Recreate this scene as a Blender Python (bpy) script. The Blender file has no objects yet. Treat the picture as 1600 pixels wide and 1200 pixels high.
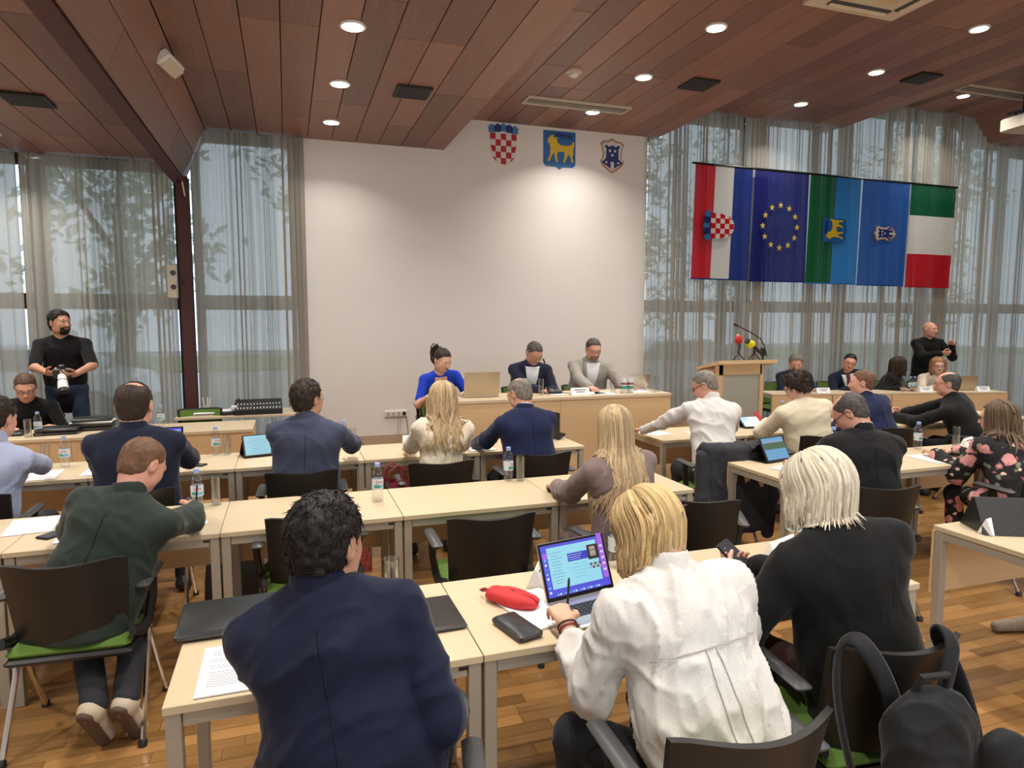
import bpy, math, random
import numpy as np
from mathutils import Vector, Matrix

random.seed(7); np.random.seed(7)
scene = bpy.context.scene
C = scene.collection
PI = math.pi
def rad(a): return a * PI / 180.0

# ---------------------------------------------------------------- camera
cam_d = bpy.data.cameras.new('camera'); cam = bpy.data.objects.new('camera', cam_d); C.objects.link(cam)
cam_d.sensor_width = 36.0; cam_d.lens = 1042.26 / 1600 * 36; cam_d.clip_start = 0.05; cam_d.clip_end = 300
cam.location = (0, 0, 1.78); cam.rotation_euler = (rad(90 - 5.39), 0, rad(-18.58))
scene.camera = cam
# ---------------------------------------------------------------- world: overcast daylight outside
wd = bpy.data.worlds.new('overcast_sky'); scene.world = wd; wd.use_nodes = True
wn = wd.node_tree.nodes; wn['Background'].inputs[0].default_value = (0.74, 0.85, 0.97, 1); wn['Background'].inputs[1].default_value = 2.1
# ---------------------------------------------------------------- exposure
scene.view_settings.view_transform = 'Standard'; scene.view_settings.look = 'None'
scene.view_settings.gamma = 1.0; scene.view_settings.use_curve_mapping = False
scene.view_settings.exposure = 0.0
LAMP_W = 11.0          # watts of one ceiling downlight
scene.cycles.max_bounces = 6; scene.cycles.diffuse_bounces = 3; scene.cycles.glossy_bounces = 3; scene.cycles.transmission_bounces = 4; scene.cycles.transparent_max_bounces = 10
# daylight coming in through the big windows of the rear wall (behind the photographer)
ld = bpy.data.lights.new('rear_window_daylight', 'AREA'); ld.shape = 'RECTANGLE'; ld.size = 11.0; ld.size_y = 2.2
ld.energy = 92; ld.color = (0.93, 0.96, 1.0)
lo = bpy.data.objects.new('rear_window_daylight', ld); C.objects.link(lo)
lo.location = (4.0, -4.64, 2.0); lo.rotation_euler = (rad(90), 0, 0)

# ================================================================ materials
MATS = {}
def _nodes(name):
    m = bpy.data.materials.new(name); m.use_nodes = True
    nt = m.node_tree; b = nt.nodes['Principled BSDF']
    return m, nt, b
def lin(c):
    return tuple((x / 12.92 if x <= 0.04045 else ((x + 0.055) / 1.055) ** 2.4) for x in [v / 255.0 for v in c])
def mat(name, col, rough=0.6, metal=0.0, var=0.0, scale=20.0, stretch=(1, 1, 1), bump=0.0, bscale=None, spec=0.5,
        rnd=0.0, coat=0.0, emit=None, estr=1.0, sheen=0.0):
    """plain procedural material: colour with noise variation (var), per-object variation (rnd) and bump"""
    if name in MATS: return MATS[name]
    m, nt, b = _nodes(name); N = nt.nodes; L = nt.links
    c = (*col, 1)
    b.inputs['Base Color'].default_value = c; b.inputs['Roughness'].default_value = rough; b.inputs['Metallic'].default_value = metal
    b.inputs['Specular IOR Level'].default_value = spec
    if coat: b.inputs['Coat Weight'].default_value = coat; b.inputs['Coat Roughness'].default_value = 0.15
    if sheen: b.inputs['Sheen Weight'].default_value = sheen; b.inputs['Sheen Roughness'].default_value = 0.4
    if emit: b.inputs['Emission Color'].default_value = (*emit, 1); b.inputs['Emission Strength'].default_value = estr
    if var or bump or rnd:
        tc = N.new('ShaderNodeTexCoord'); mp = N.new('ShaderNodeMapping'); L.new(tc.outputs['Object'], mp.inputs[0])
        mp.inputs['Scale'].default_value = stretch
        nz = N.new('ShaderNodeTexNoise'); nz.inputs['Scale'].default_value = scale; nz.inputs['Detail'].default_value = 5
        L.new(mp.outputs[0], nz.inputs[0])
        fac = nz.outputs[0]
        if rnd:
            oi = N.new('ShaderNodeObjectInfo'); mm = N.new('ShaderNodeMath'); mm.operation = 'MULTIPLY_ADD'
            L.new(oi.outputs['Random'], mm.inputs[0]); mm.inputs[1].default_value = rnd / max(var, 1e-3); L.new(nz.outputs[0], mm.inputs[2])
            m2 = N.new('ShaderNodeMath'); m2.operation = 'SUBTRACT'; L.new(mm.outputs[0], m2.inputs[0]); m2.inputs[1].default_value = 0.5 * rnd / max(var, 1e-3)
            fac = m2.outputs[0]
        if var:
            rp = N.new('ShaderNodeMapRange'); L.new(fac, rp.inputs[0]); rp.clamp = False
            rp.inputs[1].default_value = 0.3; rp.inputs[2].default_value = 0.7; rp.inputs[3].default_value = 1 - var; rp.inputs[4].default_value = 1 + var
            mx = N.new('ShaderNodeMix'); mx.data_type = 'RGBA'; mx.blend_type = 'MULTIPLY'; mx.inputs[0].default_value = 1
            mx.inputs[6].default_value = c; L.new(rp.outputs[0], mx.inputs[7]); L.new(mx.outputs[2], b.inputs['Base Color'])
        if bump:
            n2 = nz
            if bscale:
                n2 = N.new('ShaderNodeTexNoise'); n2.inputs['Scale'].default_value = bscale; n2.inputs['Detail'].default_value = 3; L.new(mp.outputs[0], n2.inputs[0])
            bp = N.new('ShaderNodeBump'); bp.inputs['Strength'].default_value = bump; bp.inputs['Distance'].default_value = 0.01
            L.new(n2.outputs[0], bp.inputs['Height']); L.new(bp.outputs[0], b.inputs['Normal'])
    MATS[name] = m; return m
def S(r, g, b): return lin((r, g, b))

M_plank = mat('ceiling_wood', S(136, 100, 87), 0.45, var=0.13, scale=3.0, stretch=(14, .7, 14), rnd=0.11, bump=0.08)
M_gap = mat('ceiling_backing', S(32, 20, 17), 0.9)
M_wall = mat('white_plaster', S(238, 233, 226), 0.85, var=0.015, scale=2.0, bump=0.03, bscale=120)
M_side = mat('side_plaster', S(205, 200, 192), 0.9)
M_floor = mat('oak_parquet', S(152, 112, 66), 0.3, var=0.14, scale=5.0, stretch=(.8, 12, 1), rnd=0.16, bump=0.03)
M_floor2 = mat('oak_parquet_far', S(152, 112, 66), 0.3, var=0.14, scale=5.0, stretch=(.8, 12, 1), bump=0.03)
def _shade(m, amt):
    nt = m.node_tree; b = nt.nodes['Principled BSDF']; src = b.inputs['Base Color'].links[0].from_socket
    at = nt.nodes.new('ShaderNodeAttribute'); at.attribute_name = 'board'; mr = nt.nodes.new('ShaderNodeMapRange'); nt.links.new(at.outputs['Fac'], mr.inputs[0]); mr.inputs[3].default_value = 1 - amt; mr.inputs[4].default_value = 1 + amt
    mx = nt.nodes.new('ShaderNodeMix'); mx.data_type = 'RGBA'; mx.blend_type = 'MULTIPLY'; mx.inputs[0].default_value = 1; nt.links.new(src, mx.inputs[6]); nt.links.new(mr.outputs[0], mx.inputs[7]); nt.links.new(mx.outputs[2], b.inputs['Base Color'])
_shade(M_floor2, .20)
M_floorgap = mat('parquet_joint', S(92, 60, 30), 0.6)
M_beech = mat('beech_top', S(206, 187, 154), 0.40, var=0.035, scale=6.0, stretch=(.6, 9, 1), rnd=0.01)
M_edge = mat('beech_edge', S(205, 180, 140), 0.5)
M_panel = mat('beech_panel', S(214, 180, 136), 0.45, var=0.045, scale=5.0, stretch=(.6, 9, 9))
M_frame = mat('greige_metal', S(176, 168, 152), 0.4, metal=0.25)
M_black = mat('black_plastic', S(30, 29, 29), 0.42)
M_blackm = mat('black_metal', S(24, 24, 25), 0.35, metal=0.4)
M_darkgrey = mat('dark_grey_plastic', S(66, 66, 66), 0.45)
M_chrome = mat('chrome', (0.75, 0.75, 0.74), 0.16, metal=1.0)
M_green = mat('green_upholstery', S(88, 120, 44), 0.85, var=0.08, scale=200, bump=0.1)
M_brown = mat('brown_steel', S(74, 34, 30), 0.5)
M_mull = mat('window_frame_brown', S(60, 38, 32), 0.6)
M_white = mat('white_plastic', S(232, 230, 224), 0.45)
M_cream = mat('cream_plastic', S(206, 196, 176), 0.5)
M_paper = mat('white_paper', S(240, 240, 240), 0.8)
M_print = mat('printed_text', S(120, 120, 124), 0.8)
M_red = mat('red_fabric', S(196, 44, 48), 0.7, var=0.08, scale=30, bump=0.15)
M_leather = mat('black_leather', S(36, 38, 39), 0.42, bump=0.12, bscale=90)
M_redleather = mat('wine_leather', S(128, 38, 50), 0.4, bump=0.12, bscale=70)
M_alu = mat('aluminium', S(200, 200, 202), 0.3, metal=0.85)
M_gold = mat('champagne_aluminium', S(196, 178, 150), 0.35, metal=0.6)
M_cap = mat('blue_cap', S(150, 175, 225), 0.4)
M_lamp_on = mat('lamp_lens', (1, 1, 1), 0.4, emit=(1.0, 0.96, 0.90), estr=30.0)

def glass_mat(name, col, alpha_mix=0.72, rough=0.02):
    m, nt, b = _nodes(name); N = nt.nodes; L = nt.links
    tr = N.new('ShaderNodeBsdfTransparent'); tr.inputs[0].default_value = (*col, 1)
    gl = N.new('ShaderNodeBsdfGlossy'); gl.inputs['Roughness'].default_value = rough
    fr = N.new('ShaderNodeLayerWeight'); fr.inputs[0].default_value = 0.35
    mr = N.new('ShaderNodeMapRange'); L.new(fr.outputs['Facing'], mr.inputs[0]); mr.inputs[3].default_value = 0.06; mr.inputs[4].default_value = 1.0 - alpha_mix + 0.25
    mx = N.new('ShaderNodeMixShader'); L.new(mr.outputs[0], mx.inputs[0]); L.new(tr.outputs[0], mx.inputs[1]); L.new(gl.outputs[0], mx.inputs[2])
    L.new(mx.outputs[0], N['Material Output'].inputs[0]); MATS[name] = m; return m
M_glass = glass_mat('clear_glass', (0.95, 0.97, 0.97))
M_pet = glass_mat('clear_bottle_plastic', (0.93, 0.95, 0.97), 0.72, 0.05)
M_pane = glass_mat('window_glass', (0.90, 0.95, 0.97), 0.9)
M_frost = mat('frosted_glass', S(172, 170, 158), 0.35)

def cloth_sheer(name, col, transp, transl=0.5):
    m, nt, b = _nodes(name); N = nt.nodes; L = nt.links
    tr = N.new('ShaderNodeBsdfTransparent'); tl = N.new('ShaderNodeBsdfTranslucent'); df = N.new('ShaderNodeBsdfDiffuse')
    tl.inputs[0].default_value = (*col, 1); df.inputs[0].default_value = (*col, 1)
    m1 = N.new('ShaderNodeMixShader'); m1.inputs[0].default_value = transl; L.new(df.outputs[0], m1.inputs[1]); L.new(tl.outputs[0], m1.inputs[2])
    lw = N.new('ShaderNodeLayerWeight'); lw.inputs[0].default_value = 0.5
    mr = N.new('ShaderNodeMapRange'); L.new(lw.outputs['Facing'], mr.inputs[0]); mr.inputs[3].default_value = transp; mr.inputs[4].default_value = transp * 0.25
    m2 = N.new('ShaderNodeMixShader'); L.new(mr.outputs[0], m2.inputs[0]); L.new(m1.outputs[0], m2.inputs[1]); L.new(tr.outputs[0], m2.inputs[2])
    L.new(m2.outputs[0], N['Material Output'].inputs[0]); MATS[name] = m; return m
M_curtain = cloth_sheer('sheer_curtain', S(190, 184, 172), 0.17, 0.50)
FLAGC = {}
def flagm(k, col):
    if k not in FLAGC: FLAGC[k] = cloth_sheer('flag_' + k, S(*col), 0.06, 0.45)
    return FLAGC[k]

def fabric(name, col, rough=0.85, var=0.06, bump=0.10, fold=9.0, sheen=0.15):
    """cloth with fine weave colour and soft bump folds"""
    if name in MATS: return MATS[name]
    m, nt, b = _nodes(name); N = nt.nodes; L = nt.links; MATS[name] = m
    b.inputs['Roughness'].default_value = rough; b.inputs['Specular IOR Level'].default_value = .2; b.inputs['Sheen Weight'].default_value = sheen; b.inputs['Sheen Roughness'].default_value = .4
    tc = N.new('ShaderNodeTexCoord'); nz = N.new('ShaderNodeTexNoise'); nz.inputs['Scale'].default_value = 160; L.new(tc.outputs['Object'], nz.inputs[0])
    rp = N.new('ShaderNodeMapRange'); L.new(nz.outputs[0], rp.inputs[0]); rp.inputs[1].default_value = .3; rp.inputs[2].default_value = .7; rp.inputs[3].default_value = 1 - var; rp.inputs[4].default_value = 1 + var
    mx = N.new('ShaderNodeMix'); mx.data_type = 'RGBA'; mx.blend_type = 'MULTIPLY'; mx.inputs[0].default_value = 1; mx.inputs[6].default_value = (*col, 1); L.new(rp.outputs[0], mx.inputs[7]); L.new(mx.outputs[2], b.inputs['Base Color'])
    # creases: ridges of a distorted noise
    mp = N.new('ShaderNodeMapping'); mp.inputs['Scale'].default_value = (1.0, 1.0, .6); mp.inputs['Rotation'].default_value = (.5, .3, .4); L.new(tc.outputs['Object'], mp.inputs[0])
    n2 = N.new('ShaderNodeTexNoise'); n2.inputs['Scale'].default_value = fold; n2.inputs['Detail'].default_value = 2; n2.inputs['Distortion'].default_value = .8; L.new(mp.outputs[0], n2.inputs[0])
    m1 = N.new('ShaderNodeMath'); m1.operation = 'SUBTRACT'; L.new(n2.outputs[0], m1.inputs[0]); m1.inputs[1].default_value = .5
    m2 = N.new('ShaderNodeMath'); m2.operation = 'ABSOLUTE'; L.new(m1.outputs[0], m2.inputs[0])
    m3 = N.new('ShaderNodeMath'); m3.operation = 'POWER'; L.new(m2.outputs[0], m3.inputs[0]); m3.inputs[1].default_value = .6
    bp = N.new('ShaderNodeBump'); bp.invert = True; bp.inputs['Strength'].default_value = min(1, bump * 1.1); bp.inputs['Distance'].default_value = .03; L.new(m3.outputs[0], bp.inputs['Height']); L.new(bp.outputs[0], b.inputs['Normal'])
    return m
def skinm(name, col):
    m = mat(name, col, 0.5, var=0.05, scale=18, bump=0.05, bscale=90, spec=0.4)
    b = m.node_tree.nodes['Principled BSDF']; b.inputs['Subsurface Weight'].default_value = 0.06
    b.inputs['Subsurface Radius'].default_value = (0.012, 0.005, 0.003)
    return m
def hairm(name, col, dark=0.5):
    if name in MATS: return MATS[name]
    m, nt, b = _nodes(name); N = nt.nodes; L = nt.links
    at = N.new('ShaderNodeAttribute'); at.attribute_name = 'tint'
    mr = N.new('ShaderNodeMapRange'); L.new(at.outputs['Fac'], mr.inputs[0]); mr.inputs[3].default_value = dark; mr.inputs[4].default_value = 1.25
    mx = N.new('ShaderNodeMix'); mx.data_type = 'RGBA'; mx.blend_type = 'MULTIPLY'; mx.inputs[0].default_value = 1
    mx.inputs[6].default_value = (*col, 1); L.new(mr.outputs[0], mx.inputs[7]); L.new(mx.outputs[2], b.inputs['Base Color'])
    b.inputs['Roughness'].default_value = 0.55; b.inputs['Specular IOR Level'].default_value = 0.3
    tc = N.new('ShaderNodeTexCoord'); nz = N.new('ShaderNodeTexNoise'); nz.inputs['Scale'].default_value = 260; nz.inputs['Detail'].default_value = 2; L.new(tc.outputs['Object'], nz.inputs[0])
    bp = N.new('ShaderNodeBump'); bp.inputs['Strength'].default_value = .5; bp.inputs['Distance'].default_value = .004; L.new(nz.outputs[0], bp.inputs['Height']); L.new(bp.outputs[0], b.inputs['Normal'])
    MATS[name] = m; return m

# ================================================================ mesh helpers
def link(o, parent=None):
    C.objects.link(o)
    if parent is not None: o.parent = parent
    return o
def tag(o, label=None, cat=None, group=None, kind=None):
    if label: o['label'] = label
    if cat: o['category'] = cat
    if group: o['group'] = group
    if kind: o['kind'] = kind
    return o
def empty(name, loc=(0, 0, 0), rz=0.0, label=None, cat=None, group=None):
    o = bpy.data.objects.new(name, None); o.empty_display_size = 0.1; o.location = loc; o.rotation_euler = (0, 0, rz)
    link(o); tag(o, label, cat, group); return o
def copy_tree(o, parent=None):
    c = o.copy(); C.objects.link(c)
    if parent is not None: c.parent = parent
    for ch in list(o.children): copy_tree(ch, c)
    return c
def place(proto, used, loc, rz=0.0, label=None, group=None, scale=None):
    """first use moves the prototype itself, later uses copy it with all its parts"""
    o = proto if not used else copy_tree(proto)
    used.append(o); o.location = loc; o.rotation_euler = (0, 0, rz)
    if scale: o.scale = (scale, scale, scale)
    if label: o['label'] = label
    if group: o['group'] = group
    return o

class MB:
    def __init__(self): self.v = []; self.f = []; self.m = []; self.mats = []
    def mi(self, m):
        if m not in self.mats: self.mats.append(m)
        return self.mats.index(m)
    def add(self, vs, fs, m):
        n = len(self.v); i = self.mi(m)
        self.v += [tuple(p) for p in vs]; self.f += [tuple(n + k for k in f) for f in fs]; self.m += [i] * len(fs)
        return self
    def box(self, c, s, m, rot=None, bev=0.0):
        hx, hy, hz = s[0] / 2, s[1] / 2, s[2] / 2
        if bev:
            b = min(bev, hx * .9, hy * .9, hz * .9); vs = []
            for z, k in ((-hz, b), (-hz + b, 0), (hz - b, 0), (hz, b)):
                x, y = hx - k, hy - k
                q = b * 0.8 if True else 0
                vs += [(x - q, -y, z), (x, -y + q, z), (x, y - q, z), (x - q, y, z), (-x + q, y, z), (-x, y - q, z), (-x, -y + q, z), (-x + q, -y, z)]
            fs = [tuple(range(7, -1, -1)), tuple(range(24, 32))]
            for r in range(3):
                for k in range(8): fs.append((r * 8 + k, r * 8 + (k + 1) % 8, r * 8 + 8 + (k + 1) % 8, r * 8 + 8 + k))
        else:
            vs = [(x, y, z) for z in (-hz, hz) for x, y in ((-hx, -hy), (hx, -hy), (hx, hy), (-hx, hy))]
            fs = [(3, 2, 1, 0), (4, 5, 6, 7), (0, 1, 5, 4), (1, 2, 6, 5), (2, 3, 7, 6), (3, 0, 4, 7)]
        if rot is not None: vs = [rot @ Vector(p) for p in vs]
        return self.add([(p[0] + c[0], p[1] + c[1], p[2] + c[2]) for p in vs], fs, m)
    def tube(self, pts, r, m, n=8, cap=True, flat=1.0):
        P = [Vector(p) for p in pts]; R = r if isinstance(r, (list, tuple)) else [r] * len(P)
        vs = []; up = None
        for i, p in enumerate(P):
            d = (P[min(i + 1, len(P) - 1)] - P[max(i - 1, 0)])
            d = d.normalized() if d.length > 1e-9 else Vector((0, 0, 1))
            if up is None: up = Vector((0, 0, 1)) if abs(d.z) < 0.9 else Vector((0, 1, 0))
            x = up.cross(d)
            if x.length < 1e-6: x = Vector((1, 0, 0)).cross(d)
            x.normalize(); y = d.cross(x); up = y
            for k in range(n):
                a = 2 * PI * k / n; vs.append(p + x * math.cos(a) * R[i] + y * math.sin(a) * R[i] * flat)
        fs = [(i * n + k, i * n + (k + 1) % n, (i + 1) * n + (k + 1) % n, (i + 1) * n + k) for i in range(len(P) - 1) for k in range(n)]
        if cap: fs += [tuple(range(n - 1, -1, -1)), tuple(range((len(P) - 1) * n, len(P) * n))]
        return self.add(vs, fs, m)
    def lathe(self, prof, m, c=(0, 0, 0), n=20, cap=True):
        vs = [(c[0] + r * math.cos(2 * PI * k / n), c[1] + r * math.sin(2 * PI * k / n), c[2] + z) for r, z in prof for k in range(n)]
        fs = [(i * n + k, i * n + (k + 1) % n, (i + 1) * n + (k + 1) % n, (i + 1) * n + k) for i in range(len(prof) - 1) for k in range(n)]
        if cap: fs += [tuple(range(n - 1, -1, -1)), tuple(range((len(prof) - 1) * n, len(prof) * n))]
        return self.add(vs, fs, m)
    def prism(self, outline, t, m, mx=None):
        """outline in local x/y, extruded from z=0 to z=t, then moved by matrix mx"""
        n = len(outline)
        a = sum(outline[i][0] * outline[(i + 1) % n][1] - outline[(i + 1) % n][0] * outline[i][1] for i in range(n))
        if a < 0: outline = outline[::-1]
        vs = [(x, y, 0) for x, y in outline] + [(x, y, t) for x, y in outline]
        fs = [tuple(range(n - 1, -1, -1)), tuple(range(n, 2 * n))] + [(k, (k + 1) % n, n + (k + 1) % n, n + k) for k in range(n)]
        if mx is not None: vs = [mx @ Vector(p) for p in vs]
        return self.add(vs, fs, m)
    def grid(self, fn, nu, nv, m, wrap=False):
        vs = [fn(i / nu, j / nv) for j in range(nv + 1) for i in range(nu + 1)]
        fs = [(j * (nu + 1) + i, j * (nu + 1) + i + 1, (j + 1) * (nu + 1) + i + 1, (j + 1) * (nu + 1) + i) for j in range(nv) for i in range(nu)]
        return self.add(vs, fs, m)
    def ell(self, c, r, m, n=12, k=8):
        vs = []; 
        for j in range(k + 1):
            t = PI * j / k
            for i in range(n): vs.append((c[0] + r[0] * math.sin(t) * math.cos(2 * PI * i / n), c[1] + r[1] * math.sin(t) * math.sin(2 * PI * i / n), c[2] - r[2] * math.cos(t)))
        fs = [(j * n + i, j * n + (i + 1) % n, (j + 1) * n + (i + 1) % n, (j + 1) * n + i) for j in range(k) for i in range(n)]
        return self.add(vs, fs, m)
    def strap(self, pts, r, m, n=10, flat=.4, k=6):
        P = [Vector(p) for p in pts]; out = []
        for i in range(len(P) - 1):
            p0, p1, p2, p3 = P[max(i - 1, 0)], P[i], P[i + 1], P[min(i + 2, len(P) - 1)]
            for j in range(k):
                t = j / k; out.append(.5 * ((2 * p1) + (p2 - p0) * t + (2 * p0 - 5 * p1 + 4 * p2 - p3) * t * t + (3 * p1 - p0 - 3 * p2 + p3) * t ** 3))
        return self.tube(out + [P[-1]], r, m, n=n, flat=flat)
    def build(self, name, parent=None, smooth=False, loc=None, rot=None, off=None):
        me = bpy.data.meshes.new(name)
        vs = self.v if off is None else [(p[0] - off[0], p[1] - off[1], p[2] - off[2]) for p in self.v]
        me.from_pydata(vs, [], self.f)
        for m in self.mats: me.materials.append(m)
        me.polygons.foreach_set('material_index', self.m)
        if smooth:
            me.polygons.foreach_set('use_smooth', [True] * len(me.polygons))
            if smooth != 'all':
                try: me.set_sharp_from_angle(angle=rad(40))
                except Exception: pass
        me.update()
        o = bpy.data.objects.new(name, me)
        if loc is not None: o.location = loc
        if rot is not None: o.rotation_euler = rot
        return link(o, parent)
def Rz(a): return Matrix.Rotation(a, 3, 'Z')
def Rx(a): return Matrix.Rotation(a, 3, 'X')
def Ry(a): return Matrix.Rotation(a, 3, 'Y')
# ================================================================ the room shell
YB = 8.8                       # face of the back wall
XL, XR, YR = -4.2, 14.5, -4.4
FLATS = [(-4.2, -1.30, 3.61), (-0.84, 2.02, 4.01), (2.02, 5.20, 4.43), (5.20, 8.49, 4.85), (8.49, 11.31, 5.28), (11.72, 14.5, 4.86)]
def ceilz(x):
    if x < -1.30: return 3.61
    if x < -1.10: return 3.61 - (x + 1.30) / 0.20 * 0.24
    if x < -0.84: return 3.37 + (x + 1.10) / 0.26 * 0.64
    for a, b, z in FLATS:
        if a <= x <= b: return z
    return 5.28 - (x - 11.31) / 0.41 * 0.42

# floor ---------------------------------------------------------
mb = MB(); mb.box(((XL + XR) / 2, (YR + 9.2) / 2, -0.056), (XR - XL, 9.2 - YR, 0.10), M_floorgap)
floor = mb.build('floor'); tag(floor, 'honey-coloured oak strip parquet floor', kind='structure')
PW, PLN = 0.075, 0.48
rows = []
rr = random.Random(3)
near_boxes = [(-1.35, -0.30, 2.75, 3.75), (0.55, 1.05, 1.75, 2.95), (2.35, 4.2, 1.55, 3.1)]
near = []; rest = MB()
strip_me = {}
y = YR
while y < YB + 0.3:
    x = XL - rr.random() * PLN
    while x < XR:
        ln = PLN * rr.choice((0.75, 1.0, 1.0, 1.25)); x0, x1 = max(x, XL), min(x + ln, XR)
        cx, cy = (x0 + x1) / 2, y + PW / 2
        inb = any(a <= cx <= b and c <= cy <= d for a, b, c, d in near_boxes)
        if x1 - x0 > 0.05:
            if inb and len(near) < 290 and ln in (PLN, PLN * .75, PLN * 1.25) and x0 == x and x1 == x + ln: near.append((cx, cy, ln))
            elif y > 0.2: rest.add([(x0 + .001, y + .001, 0), (x1 - .001, y + .001, 0), (x1 - .001, y + PW - .001, 0), (x0 + .001, y + PW - .001, 0)], [(0, 1, 2, 3)], M_floor2)
        x += ln
    y += PW
rest.box(((XL + XR) / 2, (YR + 0.2) / 2, -0.004), (XR - XL, 0.2 - YR, 0.008), M_floor2)
# give the joined strips their own shade of oak through a random attribute
ro = rest.build('parquet_strips', floor); tag(ro, kind='stuff')
at_ = ro.data.attributes.new('board', 'FLOAT', 'FACE'); at_.data.foreach_set('value', np.random.default_rng(4).random(len(ro.data.polygons)).astype(np.float32))
for cx, cy, ln in near:
    if ln not in strip_me:
        s = MB(); s.box((0, 0, -0.003), (ln - .002, PW - .002, 0.006), M_floor); o = s.build('parquet_strip', floor); strip_me[ln] = o.data
    else:
        o = bpy.data.objects.new('parquet_strip', strip_me[ln]); link(o, floor)
    o.location = (cx, cy, 0)

# ceiling -------------------------------------------------------
mb = MB()
for a, b, z in FLATS: mb.box(((a + b) / 2, (YR + YB + .3) / 2, z + 0.075), (b - a, YB + .3 - YR, 0.10), M_gap)
for x, z0, z1 in ((2.02, 4.01, 4.43), (5.20, 4.43, 4.85), (8.49, 4.85, 5.28)): mb.box((x - .012, (YR + YB + .3) / 2, (z0 + z1) / 2 + .03), (.024, YB + .3 - YR, z1 - z0 + .04), M_plank)
yl = (YR, YB + .3)
def slope(x0, z0, x1, z1, m): mb.add([(x0, yl[0], z0), (x1, yl[0], z1), (x1, yl[1], z1), (x0, yl[1], z0), (x0, yl[0], z0 + .06), (x1, yl[0], z1 + .06), (x1, yl[1], z1 + .06), (x0, yl[1], z0 + .06)], [(0, 3, 2, 1), (4, 5, 6, 7), (0, 1, 5, 4), (2, 3, 7, 6)], m)
slope(-1.30, 3.63, -1.13, 3.44, M_plank); slope(11.31, 5.28, 11.72, 4.86, M_plank); slope(-1.12, 3.47, -.80, 4.16, M_gap)
ceiling = mb.build('ceiling'); tag(ceiling, 'stepped ceiling of dark reddish-brown wood planks', kind='structure')
pk_me = {}; far = MB(); rr = random.Random(11); npk = 0
def plank(x0, x1, y0, y1, z0, z1=None):
    """one ceiling board; z1 differs from z0 on the sloping side of a step"""
    global npk
    z1 = z0 if z1 is None else z1
    w = math.hypot(x1 - x0, z1 - z0); key = (round(w, 3), round(y1 - y0, 2), round(z1 - z0, 3))
    if y1 > 3.2 and npk < 296:
        npk += 1
        if key not in pk_me:
            s = MB(); s.box((0, 0, .0125), (w - .007, y1 - y0 - .006, .025), M_plank, bev=.003); o = s.build('ceiling_plank', ceiling); pk_me[key] = o.data
        else: o = bpy.data.objects.new('ceiling_plank', pk_me[key]); link(o, ceiling)
        o.location = ((x0 + x1) / 2, (y0 + y1) / 2, (z0 + z1) / 2); o.rotation_euler = (0, -math.atan2(z1 - z0, x1 - x0), 0)
    else:
        far.box(((x0 + x1) / 2, (y0 + y1) / 2, (z0 + z1) / 2 + .012), (x1 - x0 - .007, y1 - y0 - .006, .024), M_plank, rot=Ry(-math.atan2(z1 - z0, x1 - x0)))
for a, b, z in FLATS:
    n = max(1, round((b - a) / 0.286)); w = (b - a) / n
    for i in range(n):
        y1 = YB; step = rr.choice((0.9, 1.5, 2.1))
        while y1 > YR:
            y0 = max(YR, y1 - step); plank(a + i * w, a + (i + 1) * w, y0, y1, z); y1 = y0; step = 2.4
for k in range(2):       # the sloping boards right of the steel beam
    xa, xb = -1.08 + .12 * k, -1.08 + .12 * (k + 1); za, zb = 3.42 + .295 * k, 3.42 + .295 * (k + 1)
    y1 = YB; step = 1.2 + k
    while y1 > YR:
        y0 = max(YR, y1 - step); plank(xa, xb, y0, y1, za, zb); y1 = y0; step = 2.4
fo = far.build('ceiling_planks_overhead', ceiling); tag(fo, kind='stuff')
# steel column and beam
mb = MB(); mb.box((-1.10, 8.72, 1.72), (.10, .14, 3.44), M_brown); mb.box((-1.10, 8.66, 1.72), (.13, .012, 3.44), M_brown); mb.box((-1.10, 8.78, 1.72), (.13, .012, 3.44), M_brown)
col = mb.build('trim_1'); tag(col, 'dark wine-brown steel column between the sheer curtains', kind='structure')
mb = MB(); mb.box((-1.13, (YR + 8.8) / 2, 3.46), (.05, 8.8 - YR, .18), M_brown); mb.box((-1.13, (YR + 8.8) / 2, 3.37), (.13, 8.8 - YR, .014), M_brown); mb.box((-1.13, (YR + 8.8) / 2, 3.545), (.13, 8.8 - YR, .014), M_brown)
bm_ = mb.build('trim_2'); tag(bm_, 'long dark brown steel beam running under the ceiling', kind='structure')
mb = MB(); mb.tube([(-1.09, YR, 3.40), (-1.09, 8.6, 3.40), (-1.07, 8.66, 3.2)], .008, M_white, n=6); mb.build('cable', bm_)

# walls ---------------------------------------------------------
mb = MB()
for a, b, z in ((0.21, 2.02, 4.04), (2.02, 5.03, 4.46)): mb.box(((a + b) / 2, YB + .09, z / 2), (b - a, .18, z), M_wall)
wall_back = mb.build('wall_back'); tag(wall_back, 'plain white plaster wall behind the head table', kind='structure')
mb = MB(); mb.box((XL - .1, (YR + 9.3) / 2, 2.0), (.2, 9.3 - YR, 4.0), M_side); tag(mb.build('wall_left'), 'plain side wall', kind='structure')
mb = MB(); mb.box((XR + .1, (YR + 9.3) / 2, 2.6), (.2, 9.3 - YR, 5.2), M_side); tag(mb.build('wall_right'), 'plain side wall', kind='structure')
mb = MB()   # rear wall with its band of windows (open, daylight comes through)
W0, W1 = 0.9, 3.1
mb.box(((XL + XR) / 2, YR - .1, W0 / 2), (XR - XL, .2, W0), M_side); mb.box(((XL + XR) / 2, YR - .1, (W1 + 5.4) / 2), (XR - XL, .2, 5.4 - W1), M_side)
for x in (XL + .6, 10.0 + 2.6): mb.box((x if x < 0 else 12.4, YR - .1, 2.0), (1.2 if x < 0 else 4.2, .2, W1 - W0), M_side)
tag(mb.build('wall_rear'), 'rear wall with a band of windows', kind='structure')
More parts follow.
